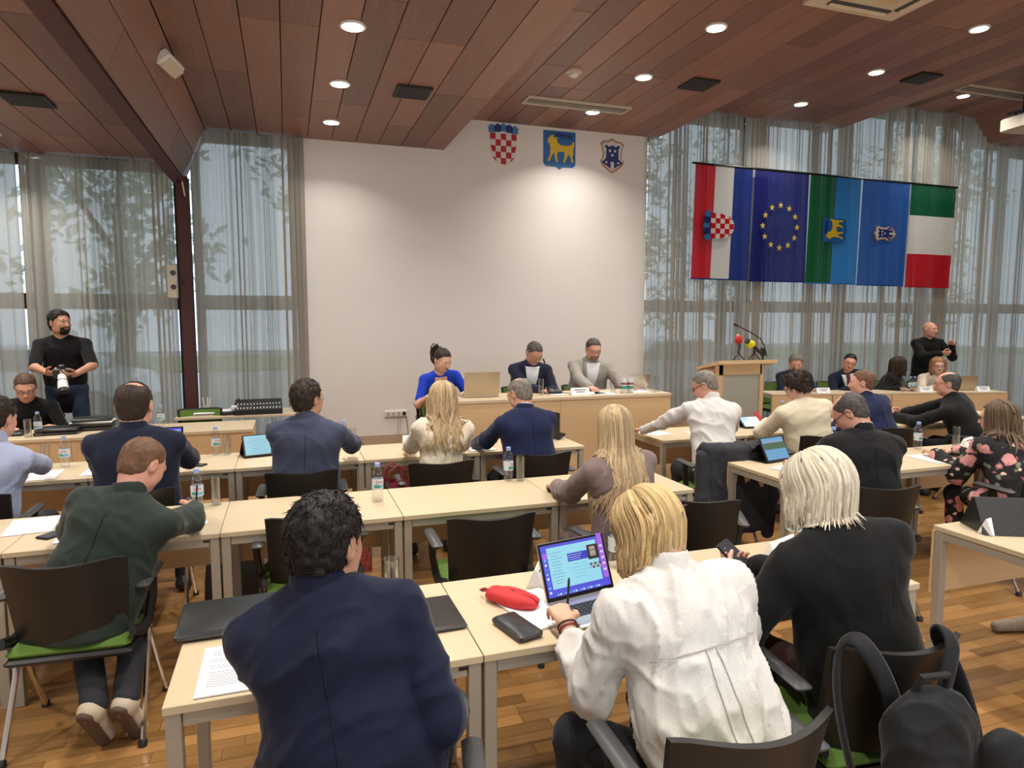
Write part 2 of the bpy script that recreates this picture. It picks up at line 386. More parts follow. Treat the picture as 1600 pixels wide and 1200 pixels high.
mb = MB(); mb.box((3.3, 7.42, .14), (4.9, 2.76, .28), M_floor); mb.box((3.3, 6.035, .14), (4.9, .02, .28), M_edge)
tag(mb.build('floor_stage'), 'low wooden stage under the head table', kind='structure')

# facade windows ------------------------------------------------
def window(n, x0, x1):
    zs = min(ceilz(x0 + .01), ceilz(x1 - .01), ceilz((x0 + x1) / 2)); zt = max(ceilz(x0 + .01), ceilz(x1 - .01))
    mb = MB(); Y = 9.12
    mb.box((x0, Y, zt / 2), (.09, .10, zt), M_mull); mb.box((x1, Y, zt / 2), (.09, .10, zt), M_mull)
    mb.box(((x0 + x1) / 2, Y, .05), (x1 - x0 - .09, .10, .10), M_mull); mb.box(((x0 + x1) / 2, Y, zt - .02), (x1 - x0 - .09, .10, .08), M_mull)
    o = mb.build('window_%d' % n); tag(o, 'tall dark-framed window behind the sheer curtains', kind='structure')
    s = MB(); s.box(((x0 + x1) / 2, Y, 2.01), (x1 - x0 - .09, .11, .18), M_mull); s.build('mullion', o)
    for za, zb in ((.10, 1.92), (2.10, zt - .06)):
        s = MB(); s.box(((x0 + x1) / 2, Y, (za + zb) / 2), (x1 - x0 - .09, .012, zb - za), M_pane); s.build('pane', o)
xs = [(-4.2, -2.7), (-2.61, -1.2), (-1.0, 0.2), (5.05, 6.95), (7.04, 8.90), (8.99, 10.75), (10.84, 12.6), (12.69, 14.45)]
for i, (a, b) in enumerate(xs): window(i + 1, a, b)

# curtains ------------------------------------------------------
def curtain(x0, x1, label, seed, lift=0.03, yoff=0.0):
    r = random.Random(seed); n = int((x1 - x0) / 0.007)
    ph = [0.0]; per = 0.11
    dens = 1.0
    for i in range(n):
        if i % 14 == 0: per = r.choice((0.05, 0.07, 0.09, 0.12, 0.17)); am = r.choice((.5, .8, 1.0, 1.0))
        ph.append(ph[-1] + 2 * PI * 0.007 / per)
    ovl = [0.0] * (n + 1)
    for i in range(n + 1): ovl[i] = .042 * max(0.0, .25 + math.sin(i * .021 + seed * 1.9) * .5 + math.sin(i * .067 + seed) * .5)
    amps = [0.6 + 0.4 * math.sin(i * .05 + seed) for i in range(n + 1)]
    sway = [r.uniform(-.006, .006) for _ in range(8)]
    mb = MB(); nz = 9
    def fn(u, v):
        i = min(n, int(round(u * n))); x = x0 + (x1 - x0) * u; zt = ceilz(x) - .02
        z = lift + (zt - lift) * v
        dx = 0.006 * math.sin(ph[i] * .37 + v * 3.1 + seed) * (1 - v) + ovl[i] * math.sin(ph[i] + 1.3)
        return (x + dx, YB - .09 + yoff + 0.050 * amps[i] * math.sin(ph[i] + .35 * math.sin(v * 4 + i * .03)), z)
    mb.grid(fn, n, nz, M_curtain)
    o = mb.build('sheer_curtain', smooth='all'); tag(o, label, 'curtain', 'sheer curtains along the window front'); return o
for k, (a, b, lb) in enumerate(((-4.15, -2.72, 'grey sheer curtain hanging left of the standing photographer'), (-2.70, -1.21, 'grey sheer curtain between the photographer and the steel column'),
        (-1.01, 0.235, 'grey sheer curtain between the steel column and the white wall'), (4.99, 6.6, 'grey sheer curtain next to the white wall behind the lectern'),
        (6.62, 8.30, 'grey sheer curtain behind the starred blue flag'), (8.31, 10.0, 'grey sheer curtain behind the tower-crest blue flag'),
        (10.01, 11.0, 'grey sheer curtain behind the green-white-red flag'), (11.02, 12.6, 'grey sheer curtain right of the hanging flags'),
        (12.62, 14.4, 'grey sheer curtain at the far right end of the window front'))):
    curtain(a, b, lb, 20 + k)

# outdoors ------------------------------------------------------
M_ground = mat('asphalt_outside', S(150, 152, 152), 0.9, var=.1, scale=.6)
M_grassy = mat('lawn_outside', S(92, 118, 66), 0.95, var=.2, scale=1.2)
mb = MB(); mb.box((5, 28, -.15), (90, 37, .1), M_ground); o = mb.build('ground_outside'); tag(o, 'pale asphalt outside the windows', kind='structure')
mb = MB(); mb.box((5, 33, -.09), (80, 12, .08), M_grassy); o = mb.build('lawn_strip'); tag(o, 'green lawn outside the windows', kind='structure')
M_bark = mat('tree_bark', S(84, 70, 58), .9, var=.2, scale=12)
M_leafs = [cloth_sheer('tree_leaves_%d' % i, S(*c), .3, .6) for i, c in enumerate(((150, 172, 140), (160, 178, 150), (140, 166, 136)))]
def tree(x, y, h, rad_, k, label):
    t = empty('tree', (x, y, -.1), 0, label, 'tree', 'trees outside the windows')
    mb = MB(); mb.tube([(0, 0, 0), (.1, 0, h * .3), (0, .1, h * .6)], [.22, .17, .08], M_bark, n=8)
    for a in range(4): mb.tube([(0, 0, h * (.35 + .06 * a)), (math.cos(a * 1.7) * rad_ * .6, math.sin(a * 1.7) * rad_ * .6, h * (.55 + .08 * a))], [.08, .03], M_bark, n=6)
    mb.build('trunk', t)
    r = random.Random(k * 7 + 1); mb = MB(); n = 1300
    cl = [(r.gauss(0, .5) * rad_, r.gauss(0, .5) * rad_, h * .62 + r.gauss(0, .2) * h) for _ in range(34)]
    vs = []; fs = []
    for i in range(n):
        c = r.choice(cl); p = Vector((c[0] + r.gauss(0, .3), c[1] + r.gauss(0, .3), max(h * .2, c[2] + r.gauss(0, .3)))); s = r.uniform(.10, .22)
        a = Vector((r.gauss(0, 1), r.gauss(0, 1), r.gauss(0, 1))).normalized(); b = a.orthogonal().normalized()
        n0 = len(vs); vs += [p - a * s, p + b * s * .5, p + a * s, p - b * s * .5]; fs.append((n0, n0 + 1, n0 + 2, n0 + 3))
    mb.add(vs, fs, M_leafs[k % 3]); cr = mb.build('crown', t); tag(cr, kind='stuff')
for k, (x, y, h, r_) in enumerate(((-9.5, 18, 7.5, 1.6), (-3.2, 15.5, 6.8, 1.6), (2.2, 21, 8, 1.6), (8.6, 16.5, 7.2, 1.6), (14.4, 20, 8.2, 1.6), (20.2, 17, 8.6, 1.6), (27, 22, 9, 1.7))):
    tree(x, y, h, r_, k, ('leafy tree outside beyond the leftmost curtain', 'leafy tree outside behind the photographer', 'leafy tree outside left of the white wall', 'leafy tree outside behind the lectern curtain',
         'leafy tree outside behind the hanging flags', 'leafy tree outside behind the right-hand curtains', 'leafy tree outside at the far right')[k])
def car(x, y, rz, col, label):
    t = empty('parked_car', (x, y, -.1), rz, label, 'car', 'cars parked outside')
    pm = mat('car_paint_' + label.split()[0], col, .25, coat=.6); gm = mat('car_glass', S(60, 70, 78), .15)
    pf = [(-2.1, .35), (-2.15, .75), (-1.9, .98), (-1.3, 1.02), (-.75, 1.45), (.75, 1.47), (1.45, 1.0), (2.05, .88), (2.15, .5), (2.1, .35)]
    mb = MB(); mb.prism(pf, 1.7, pm, Matrix(((1, 0, 0, 0), (0, 0, -1, .85), (0, 1, 0, 0), (0, 0, 0, 1)))); mb.build('body', t)
    for s in (-1, 1):
        mb = MB(); mb.prism([(-1.15, 1.05), (-.7, 1.38), (.7, 1.40), (1.25, 1.02)], .02, gm, Matrix(((1, 0, 0, 0), (0, 0, -1, s * .86 + .01), (0, 1, 0, 0), (0, 0, 0, 1)))); mb.build('side_window', t)
        for xx in (-1.35, 1.35):
            mb = MB(); mb.lathe([(.2, -.1), (.33, -.1), (.33, .1), (.2, .1)], M_black, n=18); mb.build('wheel', t, loc=(xx, s * .78, .33), rot=(PI / 2, 0, 0))
car(-4.6, 14.2, 0, S(225, 228, 232), 'white car parked outside behind the photographer'); car(8.2, 13.6, .1, S(205, 210, 218), 'silver car parked outside behind the lectern')
# ================================================================ ceiling fittings
def downlight_proto():
    t = empty('ceiling_downlight', (0, 0, 0), 0, 'x', 'ceiling light', 'ceiling downlights')
    mb = MB(); mb.lathe([(.100, 0), (.100, -.012), (.082, -.016), (.078, .004)], M_white, n=24, cap=False); mb.build('trim_ring', t, smooth=True)
    mb = MB(); mb.lathe([(.0785, -.004), (.0785, -.010), (.04, -.013), (.001, -.014)], M_lamp_on, n=24); mb.build('lens', t)
    return t
dl = downlight_proto(); dl_used = []
ordn = ('first', 'second', 'third', 'fourth', 'fifth', 'sixth', 'seventh', 'eighth', 'ninth')
colname = {-2.69: 'above the side desk', .54: 'left of the wall crests', 3.76: 'above the head table', 7.0: 'above the hanging flags', 10.1: 'on the far right step', 13.2: 'at the right end'}
for x, z, ys in ((.54, 4.01, (7.97, 6.69, 5.39, 4.1, 2.8, 1.5, .2, -1.6, -3.2)), (3.76, 4.43, (7.97, 6.69, 5.39, 4.1, 2.8, 1.5, .2, -1.6, -3.2)), (7.0, 4.85, (7.97, 6.69, 5.39, 4.1, 2.8, 1.5, .2)), (10.1, 5.28, (7.97, 6.69, 5.39, 4.1, 2.8)), (-2.69, 3.61, (7.97, 6.69, 5.39, 4.1, 2.8, 1.5))):
    for k, y in enumerate(ys):
        o = place(dl, dl_used, (x, y, z - .002), 0, 'round lit downlight %s, %s from the back wall' % (colname[x], ordn[k]))
        l = bpy.data.lights.new('downlight_bulb', 'AREA'); l.shape = 'DISK'; l.size = .12; l.energy = LAMP_W; l.spread = rad(124); l.color = (1.0, 0.95, 0.88)
        lo_ = bpy.data.objects.new('downlight_bulb', l); C.objects.link(lo_); lo_.parent = o; lo_.location = (0, 0, -.02)
def vent(x, y, z, label):
    t = empty('ceiling_speaker_grille', (x, y, z), 0, label, 'ceiling grille', 'black square ceiling grilles')
    mb = MB(); mb.box((0, 0, -.012), (.34, .34, .022), M_black, bev=.004); mb.build('frame', t)
    mb = MB()
    for i in range(9): mb.box((0, -.14 + i * .035, -.026), (.30, .012, .006), M_darkgrey)
    mb.build('grille', t)
for x, y, z, lb in ((-1.98, 6.68, 3.61, 'black square ceiling grille at the far left above the photographer'), (1.23, 6.70, 4.01, 'black square ceiling grille in front of the white wall'),
                    (4.46, 6.69, 4.43, 'black square ceiling grille right of the slot diffuser'), (7.70, 6.66, 4.85, 'black square ceiling grille above the hanging flags')): vent(x, y, z, lb)
def diffuser(x0, x1, y0, y1, z, label):
    t = empty('slot_air_diffuser', ((x0 + x1) / 2, (y0 + y1) / 2, z), 0, label, 'air diffuser'); w, d = x1 - x0, y1 - y0
    mb = MB()
    for s in (-1, 1): mb.box((0, s * (d / 2 - .015), -.01), (w, .03, .02), M_cream); mb.box((s * (w / 2 - .012), 0, -.01), (.024, d - .06, .02), M_cream)
    mb.build('frame', t); mb = MB(); mb.box((0, 0, -.002), (w - .05, d - .06, .004), M_black); mb.build('backing', t)
    n = 3
    for i in range(n):
        mb = MB(); mb.box((0, -d / 2 + .07 + (d - .14) * i / (n - 1), -.008), (w - .05, .006, .008), M_cream, rot=Rx(.5)); mb.build('slat', t)
diffuser(2.78, 4.15, 7.66, 7.92, 4.43, 'long white slot air diffuser above the wall crests'); diffuser(9.7, 11.25, 7.56, 7.82, 5.28, 'long slot air diffuser at the upper right step')
t = empty('smoke_detector', (2.98, 6.79, 4.43), 0, 'round white smoke detector on the wood ceiling', 'smoke detector')
mb = MB(); mb.lathe([(.085, 0), (.085, -.018), (.07, -.026)], M_cream, n=24); mb.build('base', t, smooth=True)
mb = MB(); mb.lathe([(.05, -.026), (.052, -.05), (.035, -.062), (.001, -.064)], M_white, n=20); mb.build('sensor_head', t, smooth=True)
t = empty('air_conditioner_cassette', (4.62, 4.26, 4.43), 0, 'square cream ceiling air conditioner at the top edge', 'air conditioner')
mb = MB()
mb.prism([(-.48, -.48), (.48, -.48), (.48, .48), (-.48, .48)], .035, M_cream, Matrix.Translation((0, 0, -.035))); mb.build('panel', t)
mb = MB()
for i in range(7): mb.box((0, -.2 + i * .066, -.04), (.46, .03, .01), M_edge)
mb.build('intake_grille', t)
for a in range(4):
    mb = MB(); mb.box((0, .36, -.040), (.62, .075, .012), M_darkgrey); mb.box((0, .37, -.046), (.60, .045, .008), M_cream, rot=Rx(-.4)); mb.build('air_flap', t, rot=(0, 0, a * PI / 2))
t = empty('emergency_light', (-.845, 6.25, 3.90), rad(-12), 'small white box lamp on the sloping ceiling board', 'emergency light')
mb = MB(); mb.box((0, 0, -.03), (.13, .34, .09), M_white, rot=Ry(rad(-35)), bev=.02); mb.build('housing', t, smooth=True)
mb = MB(); mb.box((.02, 0, -.07), (.10, .30, .02), M_cream, rot=Ry(rad(-35)), bev=.006); mb.build('diffuser', t)
t = empty('projector', (10.78, 7.45, 4.66), rad(-8), 'cream projector hanging from the ceiling at the top right', 'projector')
mb = MB(); mb.box((0, 0, .11), (.55, .40, .20), M_cream, bev=.02); mb.build('housing', t)
mb = MB(); mb.lathe([(.06, 0), (.06, .03), (.045, .035)], M_black, n=16); mb.build('objective', t, loc=(-.14, -.2, .11), rot=(PI / 2, 0, 0))
mb = MB(); mb.box((0, .05, .30), (.34, .26, .03), M_blackm); mb.tube([(0, .05, .2), (0, .05, .56)], .025, M_blackm)
for s in (-1, 1): mb.tube([(s * .15, .05, .22), (s * .15, .05, .31)], .012, M_blackm, n=6)
mb.build('ceiling_bracket', t)
t = empty('wall_speaker', (-1.235, 8.62, 2.23), 0, 'narrow beige wall speaker in front of the curtain beside the steel column', 'speaker')
mb = MB(); mb.box((0, 0, 0), (.10, .10, .38), M_cream, bev=.012); mb.build('cabinet', t)
for z in (.1, -.06):
    mb = MB(); mb.lathe([(.03, 0), (.03, .008), (.012, .010)], M_darkgrey, n=14); mb.build('driver', t, loc=(.015, -.05, z), rot=(PI / 2, 0, 0))
mb = MB(); mb.box((.08, .03, 0), (.06, .02, .05), M_blackm); mb.build('bracket', t)

# ================================================================ crests and flags
def rectm(x, y, z): return Matrix(((1, 0, 0, x), (0, 0, -1, y), (0, 1, 0, z), (0, 0, 0, 1)))   # local x/y plane to the wall plane, extrude toward the room
GOAT = [(-.34, .30), (-.28, .40), (-.18, .44), (-.10, .38), (-.06, .20), (.05, .12), (.25, .12), (.36, .16), (.40, .26), (.44, .25), (.43, .10), (.40, -.02), (.42, -.12), (.38, -.22), (.42, -.38), (.36, -.42),
        (.32, -.24), (.27, -.14), (.22, -.26), (.16, -.42), (.10, -.42), (.15, -.22), (.14, -.08), (-.06, -.10), (-.08, -.25), (-.04, -.42), (-.10, -.43), (-.15, -.24), (-.16, -.10), (-.22, -.22), (-.30, -.42), (-.36, -.40), (-.28, -.2), (-.27, .0), (-.30, .16), (-.36, .20)]
TOWER = [(-.30, -.34), (-.18, -.16), (-.17, .26), (-.21, .28), (-.21, .38), (-.13, .38), (-.13, .33), (-.05, .33), (-.05, .38), (.05, .38), (.05, .33), (.13, .33), (.13, .38), (.21, .38), (.21, .28), (.17, .26), (.18, -.16), (.30, -.34), (0, -.62)]
SHIELD_T = [(0, .62), (.10, .52), (.26, .50), (.34, .40), (.30, .28), (.26, .05), (.28, -.15), (.34, -.25), (.28, -.42), (.12, -.60), (0, -.70), (-.12, -.60), (-.28, -.42), (-.34, -.25), (-.28, -.15), (-.26, .05), (-.30, .28), (-.34, .40), (-.26, .50), (-.10, .52)]
def mm(kind, c): return flagm(kind, c)
def chequer(parent, mx, s, cloth):
    """red and white chequered shield with a five-point crown; local units of half height s"""
    f = (lambda k, c: flagm(k, c)) if cloth else (lambda k, c: mat('crest_' + k, S(*c), .55))
    white, red, blue, lblue = f('white', (228, 224, 218)), f('red', (190, 32, 40)), f('navy', (44, 60, 120)), f('lightblue', (70, 130, 190))
    ol = [(-.5, .42), (.5, .42), (.5, -.1)] + [(.5 * math.cos(a), -.1 - .58 * math.sin(a)) for a in [PI * k / 12 for k in range(1, 12)]] + [(-.5, -.1)]
    mb = MB(); mb.prism([(x * s, y * s) for x, y in ol], .006, white, mx); mb.build('shield', parent)
    w = .2
    for i in range(5):
        for j in range(5):
            if (i + j) % 2 == 0:
                x0, y1 = -.5 + i * w, .42 - j * w * 1.08; y0 = y1 - w * 1.08
                pts = [(x0, y1), (x0 + w, y1), (x0 + w, y0), (x0, y0)]
                def ins(p): return p[1] >= -.1 or (p[0] / .5) ** 2 + ((p[1] + .1) / .58) ** 2 <= 1.0
                pts = [p if ins(p) else (p[0] * .86, max(p[1], -.1 - .58 * math.sqrt(max(0, 1 - (p[0] * .86 / .5) ** 2)))) for p in pts]
                mb = MB(); mb.prism([(x * s, y * s) for x, y in pts], .009, red, mx); mb.build('red_square', parent)
    for k in range(5):
        xc = -.44 + .22 * k; yb = .44 + .06 * (1 - abs(k - 2) / 2)
        mb = MB(); mb.prism([(x * s, y * s) for x, y in [(xc - .11, yb), (xc + .11, yb), (xc + .13, yb + .2), (xc, yb + .30), (xc - .13, yb + .2)]], .010, (lblue, blue, lblue, blue, lblue)[k], mx); mb.build('crown_shield', parent)
def goat(parent, mx, s, cloth, shield=True):
    f = (lambda k, c: flagm(k, c)) if cloth else (lambda k, c: mat('crest_' + k, S(*c), .55))
    yel = f('yellow', (226, 192, 50)); bl = f('crestblue', (44, 104, 168)); dk = f('navy', (44, 60, 120))
    if shield:
        ol = [(-.5, .6), (.5, .6), (.5, -.5), (.42, -.6), (.1, -.61), (0, -.70), (-.1, -.61), (-.42, -.6), (-.5, -.5)]
        mb = MB(); mb.prism([(x * s, y * s) for x, y in ol], .006, bl, mx); mb.build('shield', parent)
    mb = MB(); mb.prism([(x * s * 1.05, y * s * 1.05) for x, y in GOAT], .010, yel, mx); mb.build('goat', parent)
    mb = MB()
    for d in (0, .07): mb.tube([mx @ Vector((x * s, (y - d) * s, .010)) for x, y in ((-.18, .46), (-.05, .52), (.12, .47), (.26, .50), (.38, .44))], .016 * s * 1.6, dk, n=5)
    mb.build('horns', parent)
def tower(parent, mx, s, cloth):
    f = (lambda k, c: flagm(k, c)) if cloth else (lambda k, c: mat('crest_' + k, S(*c), .55))
    edge, white, navy = f('rosegold', (186, 140, 110)), f('white', (228, 224, 218)), f('navy', (44, 60, 120))
    mb = MB(); mb.prism([(x * s, y * s) for x, y in SHIELD_T], .006, edge, mx); mb.build('border', parent)
    mb = MB(); mb.prism([(x * s * .86, y * s * .88) for x, y in SHIELD_T], .009, white, mx); mb.build('field', parent)
    mb = MB(); mb.prism([(x * s, y * s * .9) for x, y in TOWER], .012, navy, mx); mb.build('tower', parent)
    for x, y, w, h in ((-.07, .14, .06, .09), (.07, .14, .06, .09), (0, -.02, .07, .08), (0, -.40, .09, .26), (-.17, -.3, .05, .08), (.17, -.3, .05, .08)):
        mb = MB(); mb.prism([(s * (x - w / 2), s * (y - h / 2)), (s * (x + w / 2), s * (y - h / 2)), (s * (x + w / 2), s * (y + h / 2)), (s * (x - w / 2), s * (y + h / 2))], .014, white, mx); mb.build('opening', parent)
for k, (x, z, lb) in enumerate(((2.835, 4.13, 'red and white chequered crest with a blue crown on the white wall'), (3.65, 4.15, 'blue shield crest with a golden goat on the white wall'), (4.46, 4.135, 'crest with a dark blue tower in a scalloped border on the wall'))):
    t = empty('wall_crest', (x, YB - .001, z), 0, lb, 'crest', 'three crests on the white wall')
    (lambda: chequer(t, rectm(0, 0, 0), .37, False), lambda: goat(t, rectm(0, 0, 0) @ Matrix.Diagonal((1.2, 1, 1, 1)), .40, False), lambda: tower(t, rectm(0, 0, 0) @ Matrix.Diagonal((1.5, 1, 1, 1)), .37, False))[k]()
YF = 8.58
def star(cx, cy, r): return [(cx + (r if k % 2 == 0 else r * .4) * math.sin(PI * k / 5), cy + (r if k % 2 == 0 else r * .4) * math.cos(PI * k / 5)) for k in range(10)]
FLAGS = [('red-white-blue striped flag with a chequered crest hung sideways', 5.70, [('red', (205, 34, 48), 0, .345), ('white', (224, 222, 216), .345, .67), ('blue', (38, 56, 132), .67, 1)], None),
         ('dark blue flag with a ring of golden stars', 6.745, [('eublue', (36, 40, 112), 0, 1)], None),
         ('green and light blue flag with a golden goat crest hung sideways', 7.785, [('green', (22, 92, 52), 0, .5), ('skyblue', (52, 128, 200), .5, 1)], None),
         ('plain blue flag with a white tower crest hung sideways', 8.815, [('azure', (44, 92, 170), 0, 1)], None),
         ('flag with green, white and red horizontal bands', 9.845, None, [('dgreen', (20, 88, 58), 0, .30), ('white', (224, 222, 216), .30, .675), ('red2', (196, 30, 44), .675, 1)])]
for k, (lb, x0, cols, bands) in enumerate(FLAGS):
    w = 1.0; ztop = 4.055 - .006 * k; zbot = 2.405 - .013 * k
    t = empty('hanging_flag', (x0, YF, ztop), 0, lb, 'flag', 'flags hanging before the window')
    def wav(u, v, k=k): return .012 * math.sin(u * 9 + k * 2) * v + .02 * v * math.sin(u * 3 + k)
    H = ztop - zbot
    def seg(a, b, va, vb, m, nm):
        mb = MB(); n = max(3, int((b - a) * 24))
        mb.grid(lambda u, v: ((a + (b - a) * u) * w - .035 * (va + (vb - va) * v), wav(a + (b - a) * u, va + (vb - va) * v), -H * (va + (vb - va) * v)), n, 14, m)
        mb.build(nm, t, smooth='all')
    if cols:
        for nm, c, a, b in cols: seg(a, b, 0, 1, flagm(nm, c), 'stripe')
    else:
        for nm, c, a, b in bands: seg(0, 1, a, b, flagm(nm, c), 'band')
    mb = MB(); mb.tube([(-.05 if k == 0 else -.02, 0, .012), (w + .025, 0, .012 - .006)], .016, M_blackm, n=8); mb.build('rod', t)
    mb = MB()
    for xx in (.02, w - .02): mb.tube([(xx, 0, .012), (xx, 0, ceilz(x0 + xx) - ztop)], .0012, M_blackm, n=4)
    mb.build('hanging_wire', t)
    mb = MB(); mb.tube([(-.035, wav(0, 1), -H), (w - .04, wav(1, 1), -H - .004)], .010, flagm(*((cols[-1] if cols else bands[-1])[:2])), n=6); mb.build('bottom_hem', t)
    # crests on the cloth: rotated a quarter turn counter-clockwise like the hanging flags
    rot = Matrix.Rotation(PI / 2, 4, 'Z')
    if k == 0: chequer(t, rectm(.42, -.030, -H * .53) @ rot, .37, True)
    if k == 1:
        for i in range(12):
            a = 2 * PI * i / 12
            mb = MB(); mb.prism(star(.46 + .32 * math.sin(a), -H * .50 + .32 * math.cos(a), .05), .006, flagm('gold', (226, 206, 90)), rectm(0, -.028, 0)); mb.build('star', t)
    if k == 2: goat(t, rectm(.47, -.028, -H * .50) @ rot, .37, True)
    if k == 3: tower(t, rectm(.46, -.028, -H * .50) @ rot, .37, True)

# ================================================================ wall socket
t = empty('wall_socket', (1.335, YB, .56), 0, 'white four-way wall socket low on the white wall', 'socket')
mb = MB(); mb.box((0, -.012, 0), (.30, .024, .085), M_white, bev=.006); mb.build('plate', t)
for i in range(4):
    mb = MB(); mb.lathe([(.024, 0), (.024, .006), (.019, .006), (.018, -.006)], M_cream if i < 3 else M_black, n=14); mb.build('outlet', t, loc=(-.105 + .07 * i, -.026, 0), rot=(PI / 2, 0, 0))
mb = MB(); mb.tube([(.105, -.03, 0), (.13, -.06, -.06), (.15, -.04, -.25), (.13, -.05, -.54)], .004, M_black, n=6); mb.build('black_cable', t)
mb = MB()
for d in (0, .03): mb.tube([(.03 + d, -.03, -.03), (.01 + d, -.035, -.25), (-.03 - d, -.05, -.54)], .003, M_frame, n=6)
mb.build('grey_cable', t)
# ================================================================ tables
TL, TD, TZ = 0.9053, 0.6138, 0.74
def table_proto():
    t = empty('conference_table', (0, 0, 0), 0, 'x', 'table', 'rows of conference tables')
    mb = MB(); mb.box((0, 0, TZ - .0125), (TL - .003, TD, .025), M_beech, bev=.002); top = mb.build('table_top', t)
    mb = MB()
    for s in (-1, 1): mb.box((0, s * (TD / 2 - .03), TZ - .047), (TL - .10, .03, .042), M_frame); mb.box((s * (TL / 2 - .026), 0, TZ - .047), (.036, TD - .10, .042), M_frame)
    mb.build('frame', t)
    for sx in (-1, 1):
        for sy in (-1, 1):
            mb = MB(); mb.box((sx * (TL / 2 - .026), sy * (TD / 2 - .03), (TZ - .025) / 2), (.042, .042, TZ - .027), M_frame, bev=.003); mb.build('leg', t)
    mb = MB(); mb.box((0, TD / 2 + .001, TZ - .195), (TL - .012, .016, .33), M_panel); mb.build('modesty_panel', t)
    mb = MB(); mb.box((TL / 2 - .06, -TD / 2 + .0135, TZ - .04), (.035, .004, .010), M_black); mb.build('name_badge', t)
    return t
tb = table_proto(); tb_used = []
def tables(x0, y0, n, labels):
    for k in range(n): place(tb, tb_used, (x0 + TL * (k + .5), y0 + TD / 2, 0), 0, labels[k])
tables(-.3530, 1.92, 3, ['pale beech table in front row under the navy-suited man\'s papers', 'pale beech table in front row holding the open laptop and red pouch', 'pale beech table in front row before the white-haired woman'])
tables(-2.155, 3.493, 5, ['pale beech table in second row at the left picture edge', 'pale beech table in second row where the man in green writes', 'pale beech table in second row left of the lone water bottle',
        'pale beech table in second row with an empty chair and a water bottle pair', 'pale beech table in second row before the woman in the taupe blazer'])
tables(-2.192, 5.03, 5, ['pale beech table in third row before the man in the lavender shirt', 'pale beech table in third row before the broad man in navy', 'pale beech table in third row before the bespectacled man in blue-grey',
        'pale beech table in third row before the blonde woman in ivory', 'pale beech table in third row before the bald man in navy'])
tables(3.11, 1.862, 1, ['pale beech table at the right picture edge with a black tablet case'])
tables(3.0645, 3.491, 3, ['pale beech table with a propped tablet before the man in black', 'pale beech table with papers and a purple case', 'pale beech table in the right block before the woman in the floral dress'])
tables(3.0762, 5.028, 5, ['pale beech table in right block before the man in the white shirt', 'pale beech table in right block before the woman in the cream cardigan', 'pale beech table in right block before the man in navy turned sideways',
        'pale beech table in right block before the bald man with clasped hands', 'pale beech table at the right end of the third row of the right block'])
RA = math.atan2(6.96 - 7.81, 10.06 - 6.55)
def rdesk(s, d=0.0, z=.742):     # a point on the angled right desk: s metres along from its left end, d metres behind its front edge
    return (6.55 + math.cos(RA) * s - math.sin(RA) * d, 7.81 + math.sin(RA) * s + math.cos(RA) * d, z)
for k, lb in enumerate(('angled beech desk table before the grey-haired man', 'angled beech desk table before the man with the dark red tie', 'angled beech desk table before the dark-haired woman in black', 'angled beech desk table at the far right with a laptop')):
    p = rdesk(TL * (k + .5), TD * .375, 0); place(tb, tb_used, p, RA + PI, lb, 'tables of the angled desk at the right').scale = (1, .75, 1)
def desk(name, x0, x1, y0, y1, z0, z1, label):
    t = empty(name, ((x0 + x1) / 2, (y0 + y1) / 2, z0), 0, label, 'desk'); w, d, h = x1 - x0, y1 - y0, z1 - z0
    n = max(2, round(w / 1.25))
    for k in range(n):
        mb = MB(); mb.box((-w / 2 + w * (k + .5) / n, 0, h - .015), (w / n - .002, d, .03), M_beech, bev=.002); mb.build('desk_top', t)
        mb = MB(); mb.box((-w / 2 + w * (k + .5) / n, -d / 2 + .022, (h - .03) / 2), (w / n - .003, .02, h - .032), M_panel); mb.build('front_panel', t)
    for s in (-1, 1): mb = MB(); mb.box((s * (w / 2 - .014), .017, (h - .03) / 2), (.024, d - .07, h - .032), M_panel); mb.build('side_panel', t)
    mb = MB(); mb.box((0, .05, h * .45), (w - .06, .018, h * .5), M_panel); mb.build('inner_panel', t)
    return t
desk('head_table', 1.30, 3.80, 6.06, 6.62, .28, 1.03, 'long beech head table on the stage before the white wall')
desk('side_desk', -3.4, -.34, 6.86, 7.50, 0, .74, 'long beech side desk stacked with black folders at the left')
t = empty('mixer_table', (-.5, 8.15, 0), 0, 'small beech table with the audio mixer before the curtain', 'table')
mb = MB(); mb.box((0, 0, .7275), (1.35, .60, .025), M_beech, bev=.002); mb.build('table_top', t)
for sx in (-1, 1):
    for sy in (-1, 1): mb = MB(); mb.box((sx * .62, sy * .25, .357), (.042, .042, .714), M_blackm); mb.build('leg', t)
# lectern ------------------------------------------------------
t = empty('lectern', (4.78, 6.32, .28), 0, 'beech lectern with a frosted glass front panel and sloping top', 'lectern')
mb = MB(); w = .77
pr = [(-.24, 1.075), (.17, .985), (.17, .955), (-.24, 1.035)]
mb.prism(pr, w, M_panel, Matrix(((0, 0, 1, -w / 2), (1, 0, 0, 0), (0, 1, 0, 0), (0, 0, 0, 1)))); mb.build('reading_top', t)
mb = MB()
for s in (-1, 1): mb.box((s * .28 - .035, -.14, .515), (.09 if s < 0 else .05, .03, 1.03), M_panel)
mb.box((-.04, -.14, .97), (.56, .03, .12), M_panel); mb.box((-.04, -.14, .05), (.56, .03, .10), M_panel); mb.build('front_frame', t)
mb = MB(); mb.box((-.03, -.135, .50), (.50, .010, .82), M_frost); mb.build('glass_panel', t)
for s in (-1, 1): mb = MB(); mb.box((s * .29 - .035, .02, .49), (.025, .29, .97), M_panel); mb.build('side_panel', t)
mb = MB(); mb.box((-.035, .02, .03), (.60, .30, .05), M_panel); mb.build('base', t)

